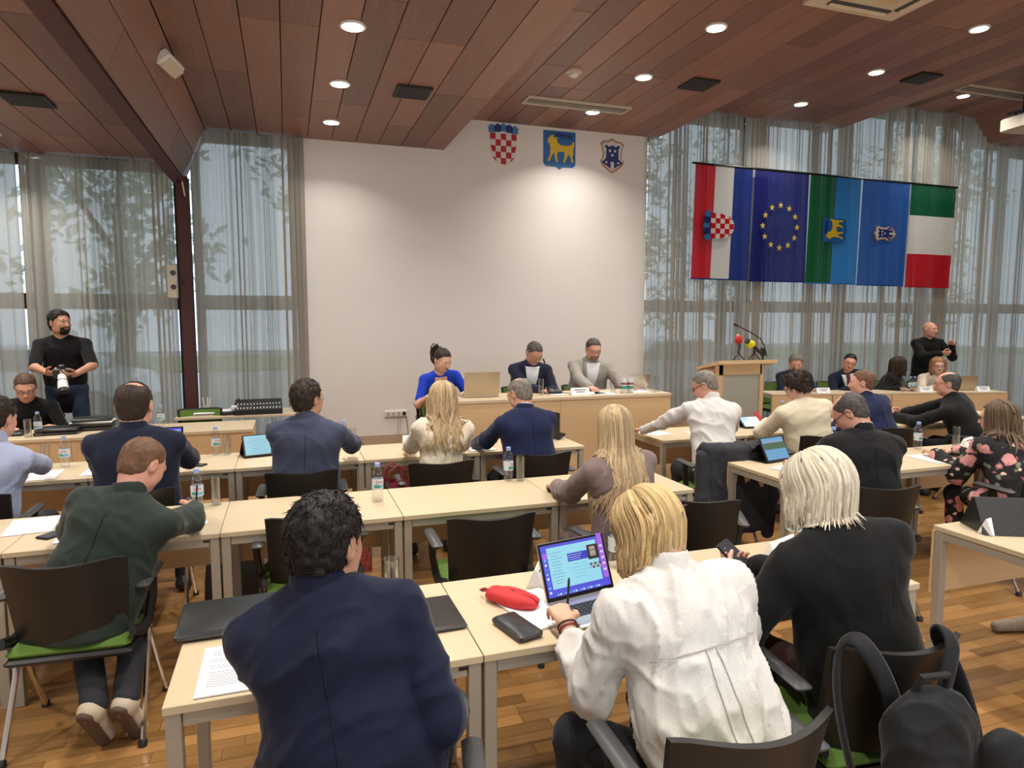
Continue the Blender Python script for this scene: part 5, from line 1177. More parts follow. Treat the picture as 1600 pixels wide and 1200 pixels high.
    mb = MB(); mb.tube([T4(-.021, .0955, -.057), T4(-.008, .1035, -.0545), T4(.008, .1035, -.0545), T4(.021, .0955, -.057)], [.001, .0042 * hs_, .0042 * hs_, .001], M_lip, n=6); mb.tube([T4(-.019, .0945, -.0595), T4(0, .1015, -.0635), T4(.019, .0945, -.0595)], [.001, .0052 * hs_, .001], M_lip, n=6); mb.build('lips', root, smooth='all')
    hcol = hm or hairm('hair_brown', S(70, 52, 40))
    mb = MB()
    for e in (-1, 1): mb.tube([T4(e * .014, .0965, .024), T4(e * .032, .0955, .030), T4(e * .050, .080, .024)], [.002, .0042 * hs_, .0015], hcol if hair != 'bald' else mat('brow_grey', S(110, 92, 80), .8), n=5, flat=.7)
    mb.build('eyebrows', root)
    if glasses:
        gm = mat('spectacle_' + glasses, {'dark': S(30, 28, 28), 'gold': S(176, 150, 110), 'brown': S(70, 44, 34)}[glasses], .3, metal=.3); mb = MB()
        for e in (-1, 1):
            mb.tube([T4(e * .033 + .024 * math.cos(t_), .108 - .02 * abs(e * .033 + .024 * math.cos(t_)) / .05, .0 + .017 * math.sin(t_)) for t_ in [2 * PI * k / 14 for k in range(15)]], .0019 * hs_, gm, n=5, cap=False); mb.tube([T4(e * .057, .085, .006), T4(e * .082, .03, .010), T4(e * .086, -.012, .012), T4(e * .084, -.03, -.008)], .0022 * hs_, gm, n=5)
        mb.tube([T4(-.009, .106, .004), T4(0, .111, .007), T4(.009, .106, .004)], .0019 * hs_, gm, n=5); mb.build('glasses', root, smooth='all')
    # ---- garments
    def torso(off_, kx=1.0):
        T = Field(); g = off_; q = {'jacket': .034, 'cardigan': .026, 'blouse': .036}.get(top, 0.0)
        T.cone(b(0, -.004, hem / s * 1.0), b(0, 0, .12), (.160 * slim + g + q) * s, (.150 * slim + g + q * .6) * s, .06, M, P0, (1.0 * w ** .7, .74 + belly, 1))
        T.cone(b(0, 0, .12), V(0, .006, tl - .17 * s), (.150 * slim + g + q * .6) * s, (.160 + g + q * .5) * s, .06, M, P0, (1.0 * w, .70 + belly * .5, 1))
        if belly: T.ell(P0 + M.T @ b(0, .07 + belly * .15, .10), V(.135, .10 + belly * .3, .13) * s, .08, M)
        T.cone(V(-.095 * w * s, -.012, tl - .125 * s), V(.095 * w * s, -.012, tl - .125 * s), (.078 + g) * s, (.078 + g) * s, .05, M, P0)
        T.cone(V(0, -.012, tl - .13 * s), V(0, -.016, tl - .035 * s), (.085 + g) * s, (.058 + g) * s, .05, M, P0)
        for i in (0, 1):
            sg = -1 if i == 0 else 1
            T.cone(N + Rt * sg * .040 * s - Sx * .024 * s, SH[i] + Sx * .004, (.047 + g) * s, (.047 + g) * s, .045)
        if not stand: T.cut(lambda X, Y, Z: (seat + .012) - Z + 0 * X + 0 * Y)
        return T
    def sleeves(T, g, frac=1.0, k=.035):
        for i in (0, 1):
            T.cone(SH[i], EL[i] if frac >= 1 else SH[i] + (EL[i] - SH[i]) * frac * 2, (.050 + g) * s, (.048 + g) * s, k)
            if frac >= 1: T.cone(EL[i], EL[i] + (WR[i] - EL[i]) * cuff[i], (.048 + g) * s, (.036 + g) * s, .03)
        return T
    g = {'jacket': .016, 'shirt': .008, 'blouse': .018, 'sweater': .014, 'tee': .006, 'dress': .005, 'cardigan': .022}[top]; tm_ = tm
    G = sleeves(torso(g), g * .85, 1.0 if sleeve >= .8 else sleeve, .013 if top == 'jacket' else .03)
    if skirt:      # long dress: skirt volume over the thighs
        pass
    P, F_, N_ = G.mesh(res); P = folds(P, N_, fold, fsc, seed); gname = {'jacket': 'suit_jacket', 'shirt': 'shirt', 'blouse': 'shirt', 'sweater': 'sweater', 'tee': 't_shirt', 'dress': 'dress', 'cardigan': 'cardigan'}[top]
    gobj = mesh_obj(gname, P, F_, tm_, root, off); GP = P
    def on_back(base):
        '''points of the garment's back surface behind the given points of the trunk'''
        out = []
        for p in base:
            rel = GP - p; dep = -(rel @ Ft); lat = np.linalg.norm(rel + dep[:, None] * Ft[None], axis=1); m_ = (lat < .013) & (dep > 0)
            if m_.any(): out.append(p - Ft * (dep[m_].max() + .0006))
        return out
    nd = nrm((hc - H[2] * .07 * s - H[1] * .03 * s) - N)
    if collar and top in ('jacket', 'shirt', 'blouse'):
        K = Field(); K.cone(N - Sx * .02 * s - nd * .01, N + nd * (.040 if top == 'jacket' else .052) * s, .080 * s, .071 * s, .02); K.cone(N - Sx * .02 * s - nd * .03, N + nd * .10 * s, .064 * s, .0595 * s, .006, op=1)
        if top == 'jacket' or front: K.cut(lambda X, Y, Z: ((X - N[0]) * Ft[0] + (Y - N[1]) * Ft[1] + (Z - N[2]) * Ft[2]) - .035 * s)
        P, F_, N_ = K.mesh(.0042); mesh_obj('collar', P, F_, tm_, root, off)
    if top == 'jacket' and shirt is not None:
        K = Field(); K.cone(N - nd * .02, N + nd * .056 * s, .0675 * s, .0645 * s, .01); K.cone(N - nd * .05, N + nd * .12 * s, .0605 * s, .058 * s, .004, op=1); P, F_, N_ = K.mesh(.0055); mesh_obj('shirt_collar', P, F_, shirt, root, off)
    if top == 'jacket' and not front:
        zz = np.linspace(.0, tl - .06 * s, 30); pts = [p for p in on_back(P0[None] + Sx[None] * zz[:, None]) if p[2] > seat + .03]
        if len(pts) > 3: mb = MB(); mb.tube([tuple(p - off) for p in pts], .0013, M_blackm, n=6); mb.build('back_seam', root, smooth='all')
    if top == 'blouse':
        def back_line(base, nm):
            pts = on_back(base)
            if len(pts) > 3: mb = MB(); mb.tube([tuple(p - off) for p in pts], .0018, mat('seam_thread', S(176, 171, 164), .8), n=6); mb.build(nm, root, smooth='all')
        xs_ = np.linspace(-.17, .17, 24) * s; back_line(P0[None] + Sx[None] * (tl - .20 * s) + Rt[None] * xs_[:, None], 'yoke_seam')
        for x_ in (-.012, .012): zz = np.linspace(.06, tl - .205 * s, 18); back_line(P0[None] + Sx[None] * zz[:, None] + Rt[None] * x_ * (1 + (tl - zz) * 2)[:, None], 'back_pleat')
    def local(X, Y, Z):
        x, y, z = X - P0[0], Y - P0[1], Z - P0[2]
        return [M[i][0] * x + M[i][1] * y + M[i][2] * z for i in range(3)]
    if top in ('dress',):       # open neckline: a patch of skin at the front
        K = torso(g + .010)
        def fn(X, Y, Z):
            x, y, z = local(X, Y, Z); return np.maximum(np.maximum(np.abs(x) - .066 * s, (tl - .17 * s) - z), np.maximum(.02 - y, z - (tl - .01)))
        K.cut(fn); P, F_, N_ = K.mesh(.006); o = mesh_obj('neckline', P, F_, sk, root, off)
    if front and top == 'jacket':
        zt, zb = tl + .01 * s, .10 * s
        def vee(X, Y, Z, wd, ext, inner=None):
            x, y, z = local(X, Y, Z); t = np.clip((z - zb) / (zt - zb), 0, 1); half = .012 * s + wd * t
            d = np.maximum(np.maximum(np.abs(x) - half - ext, zb - z), .015 - y)
            if inner is not None: d = np.maximum(d, half - np.abs(x))
            return np.maximum(d, z - zt)
        K = torso(g + .011); K.cut(lambda X, Y, Z: vee(X, Y, Z, .074 * s, 0)); P, F_, N_ = K.mesh(.0085); mesh_obj('shirt_front', P, F_, shirt, root, off)
        K = torso(g + .016); K.cut(lambda X, Y, Z: vee(X, Y, Z, .066 * s, .036 * s, True)); P, F_, N_ = K.mesh(.0085); mesh_obj('lapels', P, F_, tm_, root, off)
        if tie is not None:
            K = torso(g + .017); K.cut(lambda X, Y, Z: np.maximum(np.maximum(np.abs(local(X, Y, Z)[0]) - .027 * s, zb - local(X, Y, Z)[2]), np.maximum(.02 - local(X, Y, Z)[1], local(X, Y, Z)[2] - zt - .02))); P, F_, N_ = K.mesh(.008); mesh_obj('tie', P, F_, tie, root, off)
    # ---- legs
    if legs:
        HJ = [P0 - R * .095 * s - U * .02, P0 + R * .095 * s - U * .02]; T = Field(); T.ell(P0 - U * .02, V(.170 * slim, .135, .105) * s, .05, np.array([R, Fd, U])); AN = []
        ld = Fd if legdir is None else V(-math.sin(rad(legdir)), math.cos(rad(legdir)), 0)
        for i in (0, 1):
            sg = -1 if i == 0 else 1
            if stand: K_ = HJ[i] + U * (.09 * 0) - U * (P0[2] - .02) * .47 + ld * .015 + R * sg * .035; A_ = V(K_[0], K_[1], .085) + R * sg * .03
            else:
                K_ = V(knees[i]) if knees is not None else HJ[i] + ld * .42 * s + R * sg * .055 * s; K_[2] = seat + .055 * s
                A_ = V(feet[i]) if feet is not None else V(K_[0], K_[1], 0) - ld * .03 + U * .09
            T.cone(HJ[i], K_, .088 * s, .066 * s, .04); T.cone(K_, A_ + U * .01, .064 * s, .050 * s, .03); AN.append(A_)
        P, F_, N_ = T.mesh(max(res, .012)); P = folds(P, N_, .004, 10, seed + 3)
        mesh_obj('trousers' if not skirt else 'skirt', P, F_, trouser or mat('dark_trousers', S(34, 35, 40), .85), root, off)
        for i in (0, 1):
            sh = Field(); A_ = AN[i]; fdir = ld; z0 = .0
            if feet is not None and A_[2] > .14: fdir = nrm(ld * .5 - U * .8)     # heel raised: toes on the floor
            t0 = A_ - U * .04 - fdir * .04 if feet is not None and A_[2] > .14 else V(A_[0], A_[1], .045) - fdir * .035
            t1 = t0 + fdir * .19 * s; t1 = V(t1[0], t1[1], max(t1[2], .035)); t1 = t1 if A_[2] > .14 and feet is not None else V(t1[0], t1[1], .034)
            sh.cone(t0, t1, .042 * s, .033 * s, .02, ); sh.cone(t0, A_, .043 * s, .045 * s, .03); sh.cut(lambda X, Y, Z: .003 - Z + 0 * X)
            P, F_, N_ = sh.mesh(.008); so = mesh_obj('shoe', P, F_, shoe or M_leather, root, off)
            if feet is not None and A_[2] > .14:
                nb = nrm(-ld * .8 - U * .5 + fdir * 0); nb = nrm(nb - fdir * (nb @ fdir)); Z_ = Field(); Z_.cone(t0 + nb * .030 - fdir * .012, t1 + nb * .024 - fdir * .01, .034 * s, .030 * s, .01); cc = (t0 + t1) / 2 + nb * .040
                Z_.cut(lambda X, Y, Z: np.abs((X - cc[0]) * nb[0] + (Y - cc[1]) * nb[1] + (Z - cc[2]) * nb[2]) - .010); P, F_, N_ = Z_.mesh(.005); mesh_obj('sole', P, F_, mat('rubber_sole', S(86, 68, 54), .7), so, V(0, 0, 0) + off)
    # ---- hair
    ho = hairopts or {}
    w2l = lambda X, Y, Z: [(H[i][0] * (X - hc[0]) + H[i][1] * (Y - hc[1]) + H[i][2] * (Z - hc[2])) / hs_ for i in range(3)]
    if hair in ('short', 'balding', 'curly', 'crop', 'long', 'bob', 'pony'):
        t_ = {'short': .010, 'balding': .006, 'curly': .026, 'crop': .0045, 'long': .010, 'bob': .012, 'pony': .008}[hair]
        K = Field(); K.ell(wfun(0, -.014, .028 + t_ * .3), (V(.0785, .100, .090) + t_) * hs_, .02, H); K.ell(wfun(0, -.045, -.035), (V(.060, .052, .055) + t_ * .6) * hs_, .03, H)
        lowr = ho.get('low', 0.0); fh = ho.get('fore', 0.0)
        def hl(X, Y, Z):
            x, y, z = w2l(X, Y, Z); h = np.interp(y, HAIRLINE[0], HAIRLINE[1]) - lowr * (y < .02) + (fh + .012) * np.clip((y - .02) / .06, 0, 1) + .016 * np.exp(-((np.abs(x) - .048) / .018) ** 2) * np.clip((y - .03) / .03, 0, 1)
            full = np.broadcast_arrays(x, y, z); q3 = np.stack([f_.ravel() for f_ in full], 1); nz_ = vnoise(q3 * V(160, 160, 60) + seed).reshape(full[0].shape); h = h + (nz_ - .5) * .016; d = (h - z) * .8
            if hair == 'balding':
                q = np.sqrt((x / .062) ** 2 + ((y - ho.get('by', .03)) / ho.get('bl', .085)) ** 2 + ((z - .125) / .085) ** 2) - 1; d = np.maximum(d, -q * .06)
            return d * hs_
        if hair in ('short', 'crop', 'balding'):
            for e_ in (-1, 1): K.ell(wfun(e_ * .090, -.006, -.006), V(.020, .021, .034) * hs_, .006, H, op=1)
        K.cut(hl); P, F_, N_ = K.mesh(.0055)
        P = P + N_ * ((vnoise((P - hc) * (70 if hair != 'curly' else 42) + seed) - .5) * {'short': .012, 'balding': .004, 'curly': .020, 'crop': .004}.get(hair, .004))[:, None]
        ti = vnoise((P - hc) @ H.T * V(120, 25, 60) + 5)
        VV, FF, TT = [P], [F_], [ti]; n0 = len(P); ext = []
        if hair in ('short', 'curly', 'balding', 'crop') and len(P):
            n = {'short': 1600, 'curly': 700, 'balding': 500, 'crop': 500}[hair]; ii = rng.integers(0, len(P), n); r_, nn = P[ii], N_[ii]
            back = -H[1] * .5 - H[2] * .55 + rng.normal(size=(n, 3)) * (.35 if hair != 'curly' else 1.0); tang = back - nn * np.sum(back * nn, 1)[:, None]; tang /= np.linalg.norm(tang, axis=1)[:, None] + 1e-9
            d = tang + nn * {'short': .14, 'curly': .8, 'balding': .08, 'crop': .12}[hair]; d /= np.linalg.norm(d, axis=1)[:, None]
            ext.append(spikes(r_ - nn * .002, d, {'short': .020, 'curly': .032, 'balding': .014, 'crop': .010}[hair] * (.6 + .8 * rng.random(n)), {'short': .0026, 'crop': .002}.get(hair, .0032), rng))
        if hair in ('long', 'bob'): ext.append(long_hair(H, hc, hs_, rng, G, ho.get('n', 420), hlen, ho.get('wave', .008), open_face=ho.get('open', 58), vol=ho.get('vol', 1.12), rad_=ho.get('rad', .0085), taper=ho.get('taper', .15)))
        if hair == 'pony':
            n = 120; st = wfun(0, -.115, .06); tt = np.linspace(0, 1, 14); base = st + (-H[1] * .05)[None] * np.minimum(tt * 3, 1)[:, None] + H[2][None] * (.03 * np.sin(np.minimum(tt * 3, 1) * PI))[:, None] + V(0, 0, -1)[None] * (hlen * np.maximum(tt - .12, 0))[:, None]
            o_ = rng.normal(size=(n, 1, 3)) * .014 * (.4 + np.sin(np.clip(tt * 1.1, 0, 1) * PI))[None, :, None]; pa = push_out(base[None] + o_, G, .01); ext.append(locks(pa, np.full(n, .006), rng))
        for v_, f_, t2 in ext: VV.append(v_); FF.append(f_ + n0); TT.append(t2); n0 += len(v_)
        mesh_obj('hair', np.concatenate(VV), np.concatenate(FF), hcol, root, off, np.concatenate(TT))
    if beard is not None:
        K = Field(); K.ell(wfun(0, .030, -.040), V(.064, .075, .082) * hs_, .02, H); K.ell(wfun(0, .060, -.090), V(.038, .032, .026) * hs_, .03, H)
        def bf(X, Y, Z):
            x, y, z = w2l(X, Y, Z); top_ = np.interp(np.abs(x), [0, .02, .045, .065, .08], [-.040, -.042, -.048, -.02, .01]); lipz = np.sqrt((x / .024) ** 2 + ((z + .0585) / .011) ** 2) - 1
            return np.maximum(np.maximum((z - top_) * .8, -lipz * .01), (-.005 - y)) * hs_
        K.cut(bf); P, F_, N_ = K.mesh(.005); P = P + N_ * ((vnoise((P - hc) * 150) - .5) * .003)[:, None]
        mesh_obj('beard', P, F_, beard, root, off, np.random.rand(len(P)))
    return root, dict(W=WR, E=EL, N=N, P=P0, H=H, hc=hc, G=G, off=off, R=R, F=Fd, M=M)
# ---------------------------------------------------------------- cloth and hair colours
f_navy = fabric('navy_wool', S(25, 29, 50)); f_navy2 = fabric('dark_navy_wool', S(32, 37, 56)); f_blue = fabric('blue_navy_wool', S(33, 40, 72)); f_bluegrey = fabric('blue_grey_wool', S(66, 72, 92), var=.12)
f_green = fabric('bottle_green_wool', S(46, 56, 50)); f_black = fabric('black_wool', S(28, 28, 29)); f_bk2 = fabric('black_jersey', S(22, 22, 23)); f_white = fabric('white_cotton', S(216, 212, 206), bump=.16, fold=6); f_offw = fabric('cream_cotton', S(224, 214, 200), bump=.2)
f_lav = fabric('lavender_cotton', S(168, 176, 204), bump=.2); f_taupe = fabric('taupe_wool', S(128, 112, 108)); f_ivory = fabric('ivory_knit', S(226, 214, 192), bump=.2, fold=14); f_cream = fabric('cream_wool', S(214, 202, 176))
f_lgrey = fabric('light_grey_linen', S(158, 152, 144), var=.10); f_royal = fabric('royal_blue_cotton', S(34, 66, 190)); f_charc = fabric('charcoal_wool', S(54, 55, 60)); f_jean = fabric('dark_denim', S(48, 58, 80), var=.15); f_tr = fabric('dark_trouser_cloth', S(34, 35, 40)); f_beige = fabric('beige_trouser_cloth', S(196, 182, 156)); f_brownt = fabric('dark_brown_skirt_cloth', S(64, 44, 40))
f_tie = mat('wine_tie', S(98, 36, 50), .5); f_shw = mat('white_shirt', S(232, 232, 234), .8); f_shb = mat('pale_blue_shirt', S(196, 210, 228), .8); f_greys = fabric('dark_grey_sleeve', S(74, 70, 66))
def pattern_mat(name, base, cols, scale, thr):
    """cloth with scattered rounded blotches in several colours (flower print, boucle flecks)"""
    m, nt, b_ = _nodes(name); N = nt.nodes; L = nt.links; b_.inputs['Roughness'].default_value = .85
    tc = N.new('ShaderNodeTexCoord'); cur = None
    nz = N.new('ShaderNodeTexNoise'); nz.inputs['Scale'].default_value = scale * 1.2; L.new(tc.outputs['Object'], nz.inputs[0])
    ad = N.new('ShaderNodeMix'); ad.data_type = 'VECTOR'; ad.inputs[0].default_value = .10; L.new(tc.outputs['Object'], ad.inputs[4]); L.new(nz.outputs['Color'], ad.inputs[5])
    prev = None
    for k, (c, s_, t_) in enumerate(cols):
        vo = N.new('ShaderNodeTexVoronoi'); vo.inputs['Scale'].default_value = scale * s_; mp = N.new('ShaderNodeMapping'); mp.inputs['Location'].default_value = (k * 3.7, k * 1.9, k * 2.3); L.new(ad.outputs[1], mp.inputs[0]); L.new(mp.outputs[0], vo.inputs[0])
        rp = N.new('ShaderNodeMapRange'); L.new(vo.outputs['Distance'], rp.inputs[0]); rp.inputs[1].default_value = t_ + .03; rp.inputs[2].default_value = t_ - .03
        mx = N.new('ShaderNodeMix'); mx.data_type = 'RGBA'; L.new(rp.outputs[0], mx.inputs[0])
        if prev is None: mx.inputs[6].default_value = (*base, 1)
        else: L.new(prev, mx.inputs[6])
        mx.inputs[7].default_value = (*c, 1); prev = mx.outputs[2]
    L.new(prev, b_.inputs['Base Color']); return m
f_floral = pattern_mat('floral_print', S(22, 20, 22), ((S(120, 132, 104), 1.5, .20), (S(216, 150, 146), 1.0, .33), (S(232, 196, 180), 1.6, .17), (S(190, 88, 100), 2.2, .16)), 8.0, .3)
f_boucle = pattern_mat('patterned_boucle', S(214, 198, 176), ((S(70, 62, 60), 2.0, .24), (S(150, 120, 104), 3.0, .2)), 18.0, .3)
h_black = hairm('hair_black', S(34, 28, 26)); h_dbrown = hairm('hair_dark_brown', S(60, 46, 38)); h_brown = hairm('hair_mid_brown', S(92, 70, 54)); h_sand = hairm('hair_sandy_crop', S(120, 88, 66)); h_grey = hairm('hair_grey', S(138, 130, 122)); h_greyd = hairm('hair_dark_grey', S(88, 82, 78)); h_white = hairm('hair_white_blond', S(226, 216, 194), .7)
h_blonde = hairm('hair_golden_blonde', S(206, 176, 126), .6); h_ash = hairm('hair_ash_blonde', S(196, 170, 132), .5); h_blonde2 = hairm('hair_long_blonde', S(204, 178, 140), .5); h_lbrown = hairm('hair_light_brown', S(112, 92, 72), .6); h_auburn = hairm('hair_auburn_blonde', S(168, 122, 80), .6)
tz = .765
# ---- foreground
person('broad-backed man in a navy suit in the foreground seen from behind', (.078, 1.71, 1.222), -12, neck=.03, hyaw=-36, hp=10, hr=0, tm=f_navy, shirt=None, hair='short', hm=h_black, skin='b', w=1.0, slim=1.08, res=.009, fold=.008, fsc=10, hands=((.10, 1.86, 1.04), (.40, 1.74, .70)), elbows=((.05, .2, -1), (.05, -1, -.5)), palm=((.3, -.8, .3), (0, 0, -1)), hdir=((.2, -.1, 1), (.1, .6, -.3)), pel=(.14, 1.52), seed=1, seat=.455, curl=(.3, .6), beard=h_black, hairopts=dict(low=.012))
_, I2 = person('woman with a blonde bob in a white shirt writing beside an open laptop', (1.035, 1.76, 1.14), -4, hyaw=18, hp=42, hr=0, s=.97, top='blouse', tm=f_white, hair='bob', hm=h_blonde, w=1.06, res=.009, fold=.012, fsc=15, trouser=f_tr, hands=((.835, 1.93, .80), (1.18, 1.92, .80)), elbows=((-.15, -.8, -1), (.8, -.3, -.4)), cuff=(.60, .93), curl=(.75, .5), pel=(1.10, 1.45), seed=2, hlen=.135, hem=-.16, side=-.12, hdir=((.05, .8, .15), None),
       hairopts=dict(n=620, vol=1.20, wave=.004, open=48, rad=.009, taper=.25), knees=((.80, 1.78, .5), (1.12, 1.9, .5)))
_, I3 = person('white-haired woman in a black cardigan looking at her phone', (1.70, 1.78, 1.21), -8, hyaw=12, hp=34, s=.98, top='cardigan', tm=f_bk2, hair='bob', hm=h_white, w=1.06, res=.009, fold=.004, trouser=f_brownt, hands=((1.555, 1.98, .835), (1.655, 2.03, .85)), elbows=((-.6, -.4, -.7), (.7, -.3, -.6)), curl=(.7, .7), palm=((.6, .2, .6), (-.5, .2, .6)), pel=(1.80, 1.64), seed=3, hlen=.135, side=-.10, hem=-.13,
       hairopts=dict(n=650, vol=1.22, wave=.004, open=48, rad=.009, taper=.3))
# ---- second row
_, I4 = person('man in a dark green suit jacket bent over writing', (-.640, 3.36, 1.13), -18, hyaw=-38, hp=36, tm=f_green, hair='crop', hm=h_sand, skin='c', w=1.06, res=.010, fold=.005, hands=((-.80, 3.72, .79), (-.475, 3.80, .80)), elbows=((-.8, 0, -.5), (.9, -.4, -.25)), curl=(.3, .85), pel=(-0.85, 3.2), seed=4, side=.10, palm=(None, (-.6, .2, -.6)),
       feet=((-.80, 3.02, .20), (-.68, 3.03, .20)), knees=((-.92, 3.42, .5), (-.70, 3.42, .5)), shoe=mat('beige_canvas_shoe', S(196, 182, 158), .8), hairopts=dict(low=.0))
person('woman with long straight blonde hair in a taupe blazer', (1.665, 3.22, 1.205), 4, hyaw=6, hp=12, s=.97, tm=f_taupe, hair='long', hm=h_blonde2, w=.95, res=.010, fold=.005, trouser=f_taupe, hands=((1.50, 3.62, .79), (1.85, 3.62, .79)), elbows=((-.45, -.25, -1), (.45, -.25, -1)), pel=(1.71, 3.12), seed=5, hlen=.47, hem=-.20, collar=False, hairopts=dict(n=620, wave=.006, vol=1.06, open=70, rad=.0075, taper=.3))
# ---- third row
person('man in a lavender shirt at the left picture edge', (-1.62, 4.62, 1.215), -12, hyaw=-20, hp=14, top='shirt', tm=f_lav, hair='short', hm=h_dbrown, skin='c', w=1.08, res=.011, fold=.007, hands=((-1.75, 5.22, .775), (-1.60, 5.34, .80)), elbows=(None, (.9, -.3, -.5)), pel=(-1.72, 4.52), seed=6, curl=(.3, .45))
person('broad man in a dark navy suit seen from behind beside an open laptop', (-.87, 4.43, 1.285), -2, hyaw=-6, hp=4, tm=f_navy2, shirt=f_shb, hair='balding', hm=h_dbrown, skin='c', hs=1.12, s=1.04, w=1.14, res=.011, fold=.004, hands=((-1.10, 5.10, .775), (-.62, 5.10, .775)), elbows=((-.42, -.25, -1), (.42, -.25, -1)), pel=(-0.87, 4.4), seed=7, hairopts=dict(by=-.03, bl=.045))
person('man in a blue-grey suit and thin glasses looking to the right', (.115, 4.62, 1.265), -6, hyaw=-44, hp=2, tm=f_bluegrey, shirt=f_shw, hair='short', hm=h_dbrown, skin='b', hs=1.04, w=1.10, res=.011, fold=.005, hands=((.02, 5.12, .775), (.47, 5.16, .80)), elbows=((-.45, -.2, -1), (.9, -.4, -.6)), pel=(0.08, 4.6), seed=8, glasses='gold')
person('woman with wavy long blonde hair in an ivory sweater', (1.045, 4.67, 1.225), 0, hyaw=-4, hp=14, s=.97, top='sweater', tm=f_ivory, hair='long', hm=h_ash, w=.92, res=.011, fold=.006, fsc=12, trouser=f_beige, hands=((.86, 5.12, .78), (1.24, 5.12, .78)), elbows=((-.45, -.25, -1), (.45, -.25, -1)), pel=(1.0, 4.6), seed=9, hlen=.37, hem=-.05, hairopts=dict(n=460, wave=.020, vol=1.16, open=65, rad=.009, taper=.35))
person('bald man in a navy suit in the third row, seen from behind', (1.685, 4.83, 1.225), 2, hyaw=26, hp=22, tm=f_blue, shirt=f_shw, hair='balding', hm=h_grey, skin='c', w=1.05, res=.011, fold=.004, hands=((1.44, 5.22, .775), (1.90, 5.20, .775)), elbows=((-.42, -.25, -1), (.42, -.25, -1)), pel=(1.73, 4.66), seed=10, glasses='gold', hairopts=dict(by=.0, bl=.10))
# ---- right block
_, I11 = person('man in a white shirt and dark glasses leaning on the table', (3.33, 4.80, 1.24), -12, hyaw=44, hp=26, top='shirt', tm=f_white, hair='crop', hm=h_grey, skin='c', w=1.12, res=.011, fold=.011, fsc=9, hands=((2.98, 5.25, .79), (3.72, 5.10, .78)), elbows=((-.8, -.3, -.6), (.7, -.5, -.6)), pel=(3.24, 4.48), seed=11, glasses='dark', side=-.06, belly=.06)
_, I12 = person('woman with dark curly hair in a cream cardigan holding a red phone', (4.27, 4.78, 1.195), -14, hyaw=20, hp=28, s=.98, top='cardigan', tm=f_cream, hair='curly', hm=h_dbrown, w=1.10, res=.012, fold=.004, hands=((4.22, 5.08, .84), (4.55, 5.12, .80)), elbows=((-.9, -.3, -.6), None), curl=(.6, .4), pel=(4.33, 4.6), seed=12, glasses='dark')
person('man in a navy suit turned sideways to the left', (5.19, 4.95, 1.195), 0, hyaw=44, hp=4, tm=f_blue, shirt=f_shw, hair='crop', hm=h_sand, skin='c', w=1.10, res=.012, fold=.004, hands=((4.86, 5.20, .78), (5.28, 5.30, .78)), pel=(5.28, 4.74), seed=13, legdir=10)
person('bald man in a black suit with clasped hands on the table', (6.22, 4.89, 1.16), 16, hyaw=42, hp=4, tm=f_black, shirt=None, hair='balding', hm=h_greyd, skin='c', w=1.10, res=.012, fold=.004, hands=((5.93, 5.22, .80), (6.02, 5.27, .81)), elbows=((-.6, -.6, -.6), (.4, .6, -.5)), curl=(.8, .8), palm=((.6, .5, -.1), (-.6, -.5, -.1)), pel=(6.42, 4.72), seed=14, glasses='gold', legdir=20, hairopts=dict(by=.02, bl=.12))
person('grey-haired balding man in a black suit bent toward the table', (3.345, 3.27, 1.205), -16, hyaw=32, hp=38, tm=f_black, shirt=f_shw, hair='balding', hm=h_greyd, skin='c', w=1.14, res=.010, fold=.004, hands=((3.32, 3.72, .79), (3.75, 3.74, .78)), elbows=((-.45, -.25, -1), (.45, -.25, -1)), pel=(3.34, 3.10), seed=15, glasses='dark', side=-.14, hairopts=dict(by=.02, bl=.075))
person('woman with long brown hair in a black floral dress', (4.80, 3.38, 1.09), -6, hyaw=18, hp=6, s=.97, top='cardigan', tm=f_floral, hair='long', hm=h_lbrown, w=1.02, res=.011, fold=.006, trouser=f_floral, hands=((4.64, 3.70, .78), (4.86, 3.72, .78)), elbows=((-.3, -.5, -1), None), pel=(4.74, 3.12), seed=16, hlen=.38, hem=-.18, skirt=True, glasses='dark', hairopts=dict(n=520, wave=.012, vol=1.16, open=62, rad=.009, taper=.3))
# ---- head table on the stage
zs = 1.055
person('woman with a dark ponytail in a royal blue dress at the head table', (1.512, 6.75, 1.38), 180, hyaw=205, hp=24, hr=0, s=.97, top='dress', tm=f_royal, hair='pony', hm=h_dbrown, w=.93, res=.012, fold=.003, sleeve=.42, hands=((1.72, 6.56, zs), (1.38, 6.58, zs)), pel=(1.56, 7.06), seed=17, seat=.735, hlen=.20)
person('man in a dark suit and glasses bowing over papers at the head table', (2.535, 6.78, 1.435), 172, hyaw=190, hp=36, tm=f_navy2, shirt=f_shw, front=True, hair='crop', hm=h_greyd, skin='b', w=1.04, res=.012, fold=.004, hands=((2.62, 6.46, zs), (2.50, 6.47, zs)), elbows=((.5, .3, -1), (-.5, .3, -1)), pel=(2.53, 7.06), seed=18, seat=.735, glasses='gold', hairopts=dict(fore=.0))
person('man in a light grey jacket and glasses reading at the head table', (3.275, 6.86, 1.465), 168, hyaw=176, hp=20, tm=f_lgrey, shirt=f_shw, front=True, hair='crop', hm=h_greyd, skin='c', w=1.12, res=.012, fold=.004, hands=((3.56, 6.50, zs + .02), (3.06, 6.44, zs)), elbows=((.5, .3, -1), (-.5, .3, -1)), pel=(3.28, 7.08), seed=19, seat=.735, glasses='dark', belly=.04, beard=hairm('beard_stubble', S(150, 118, 100)))
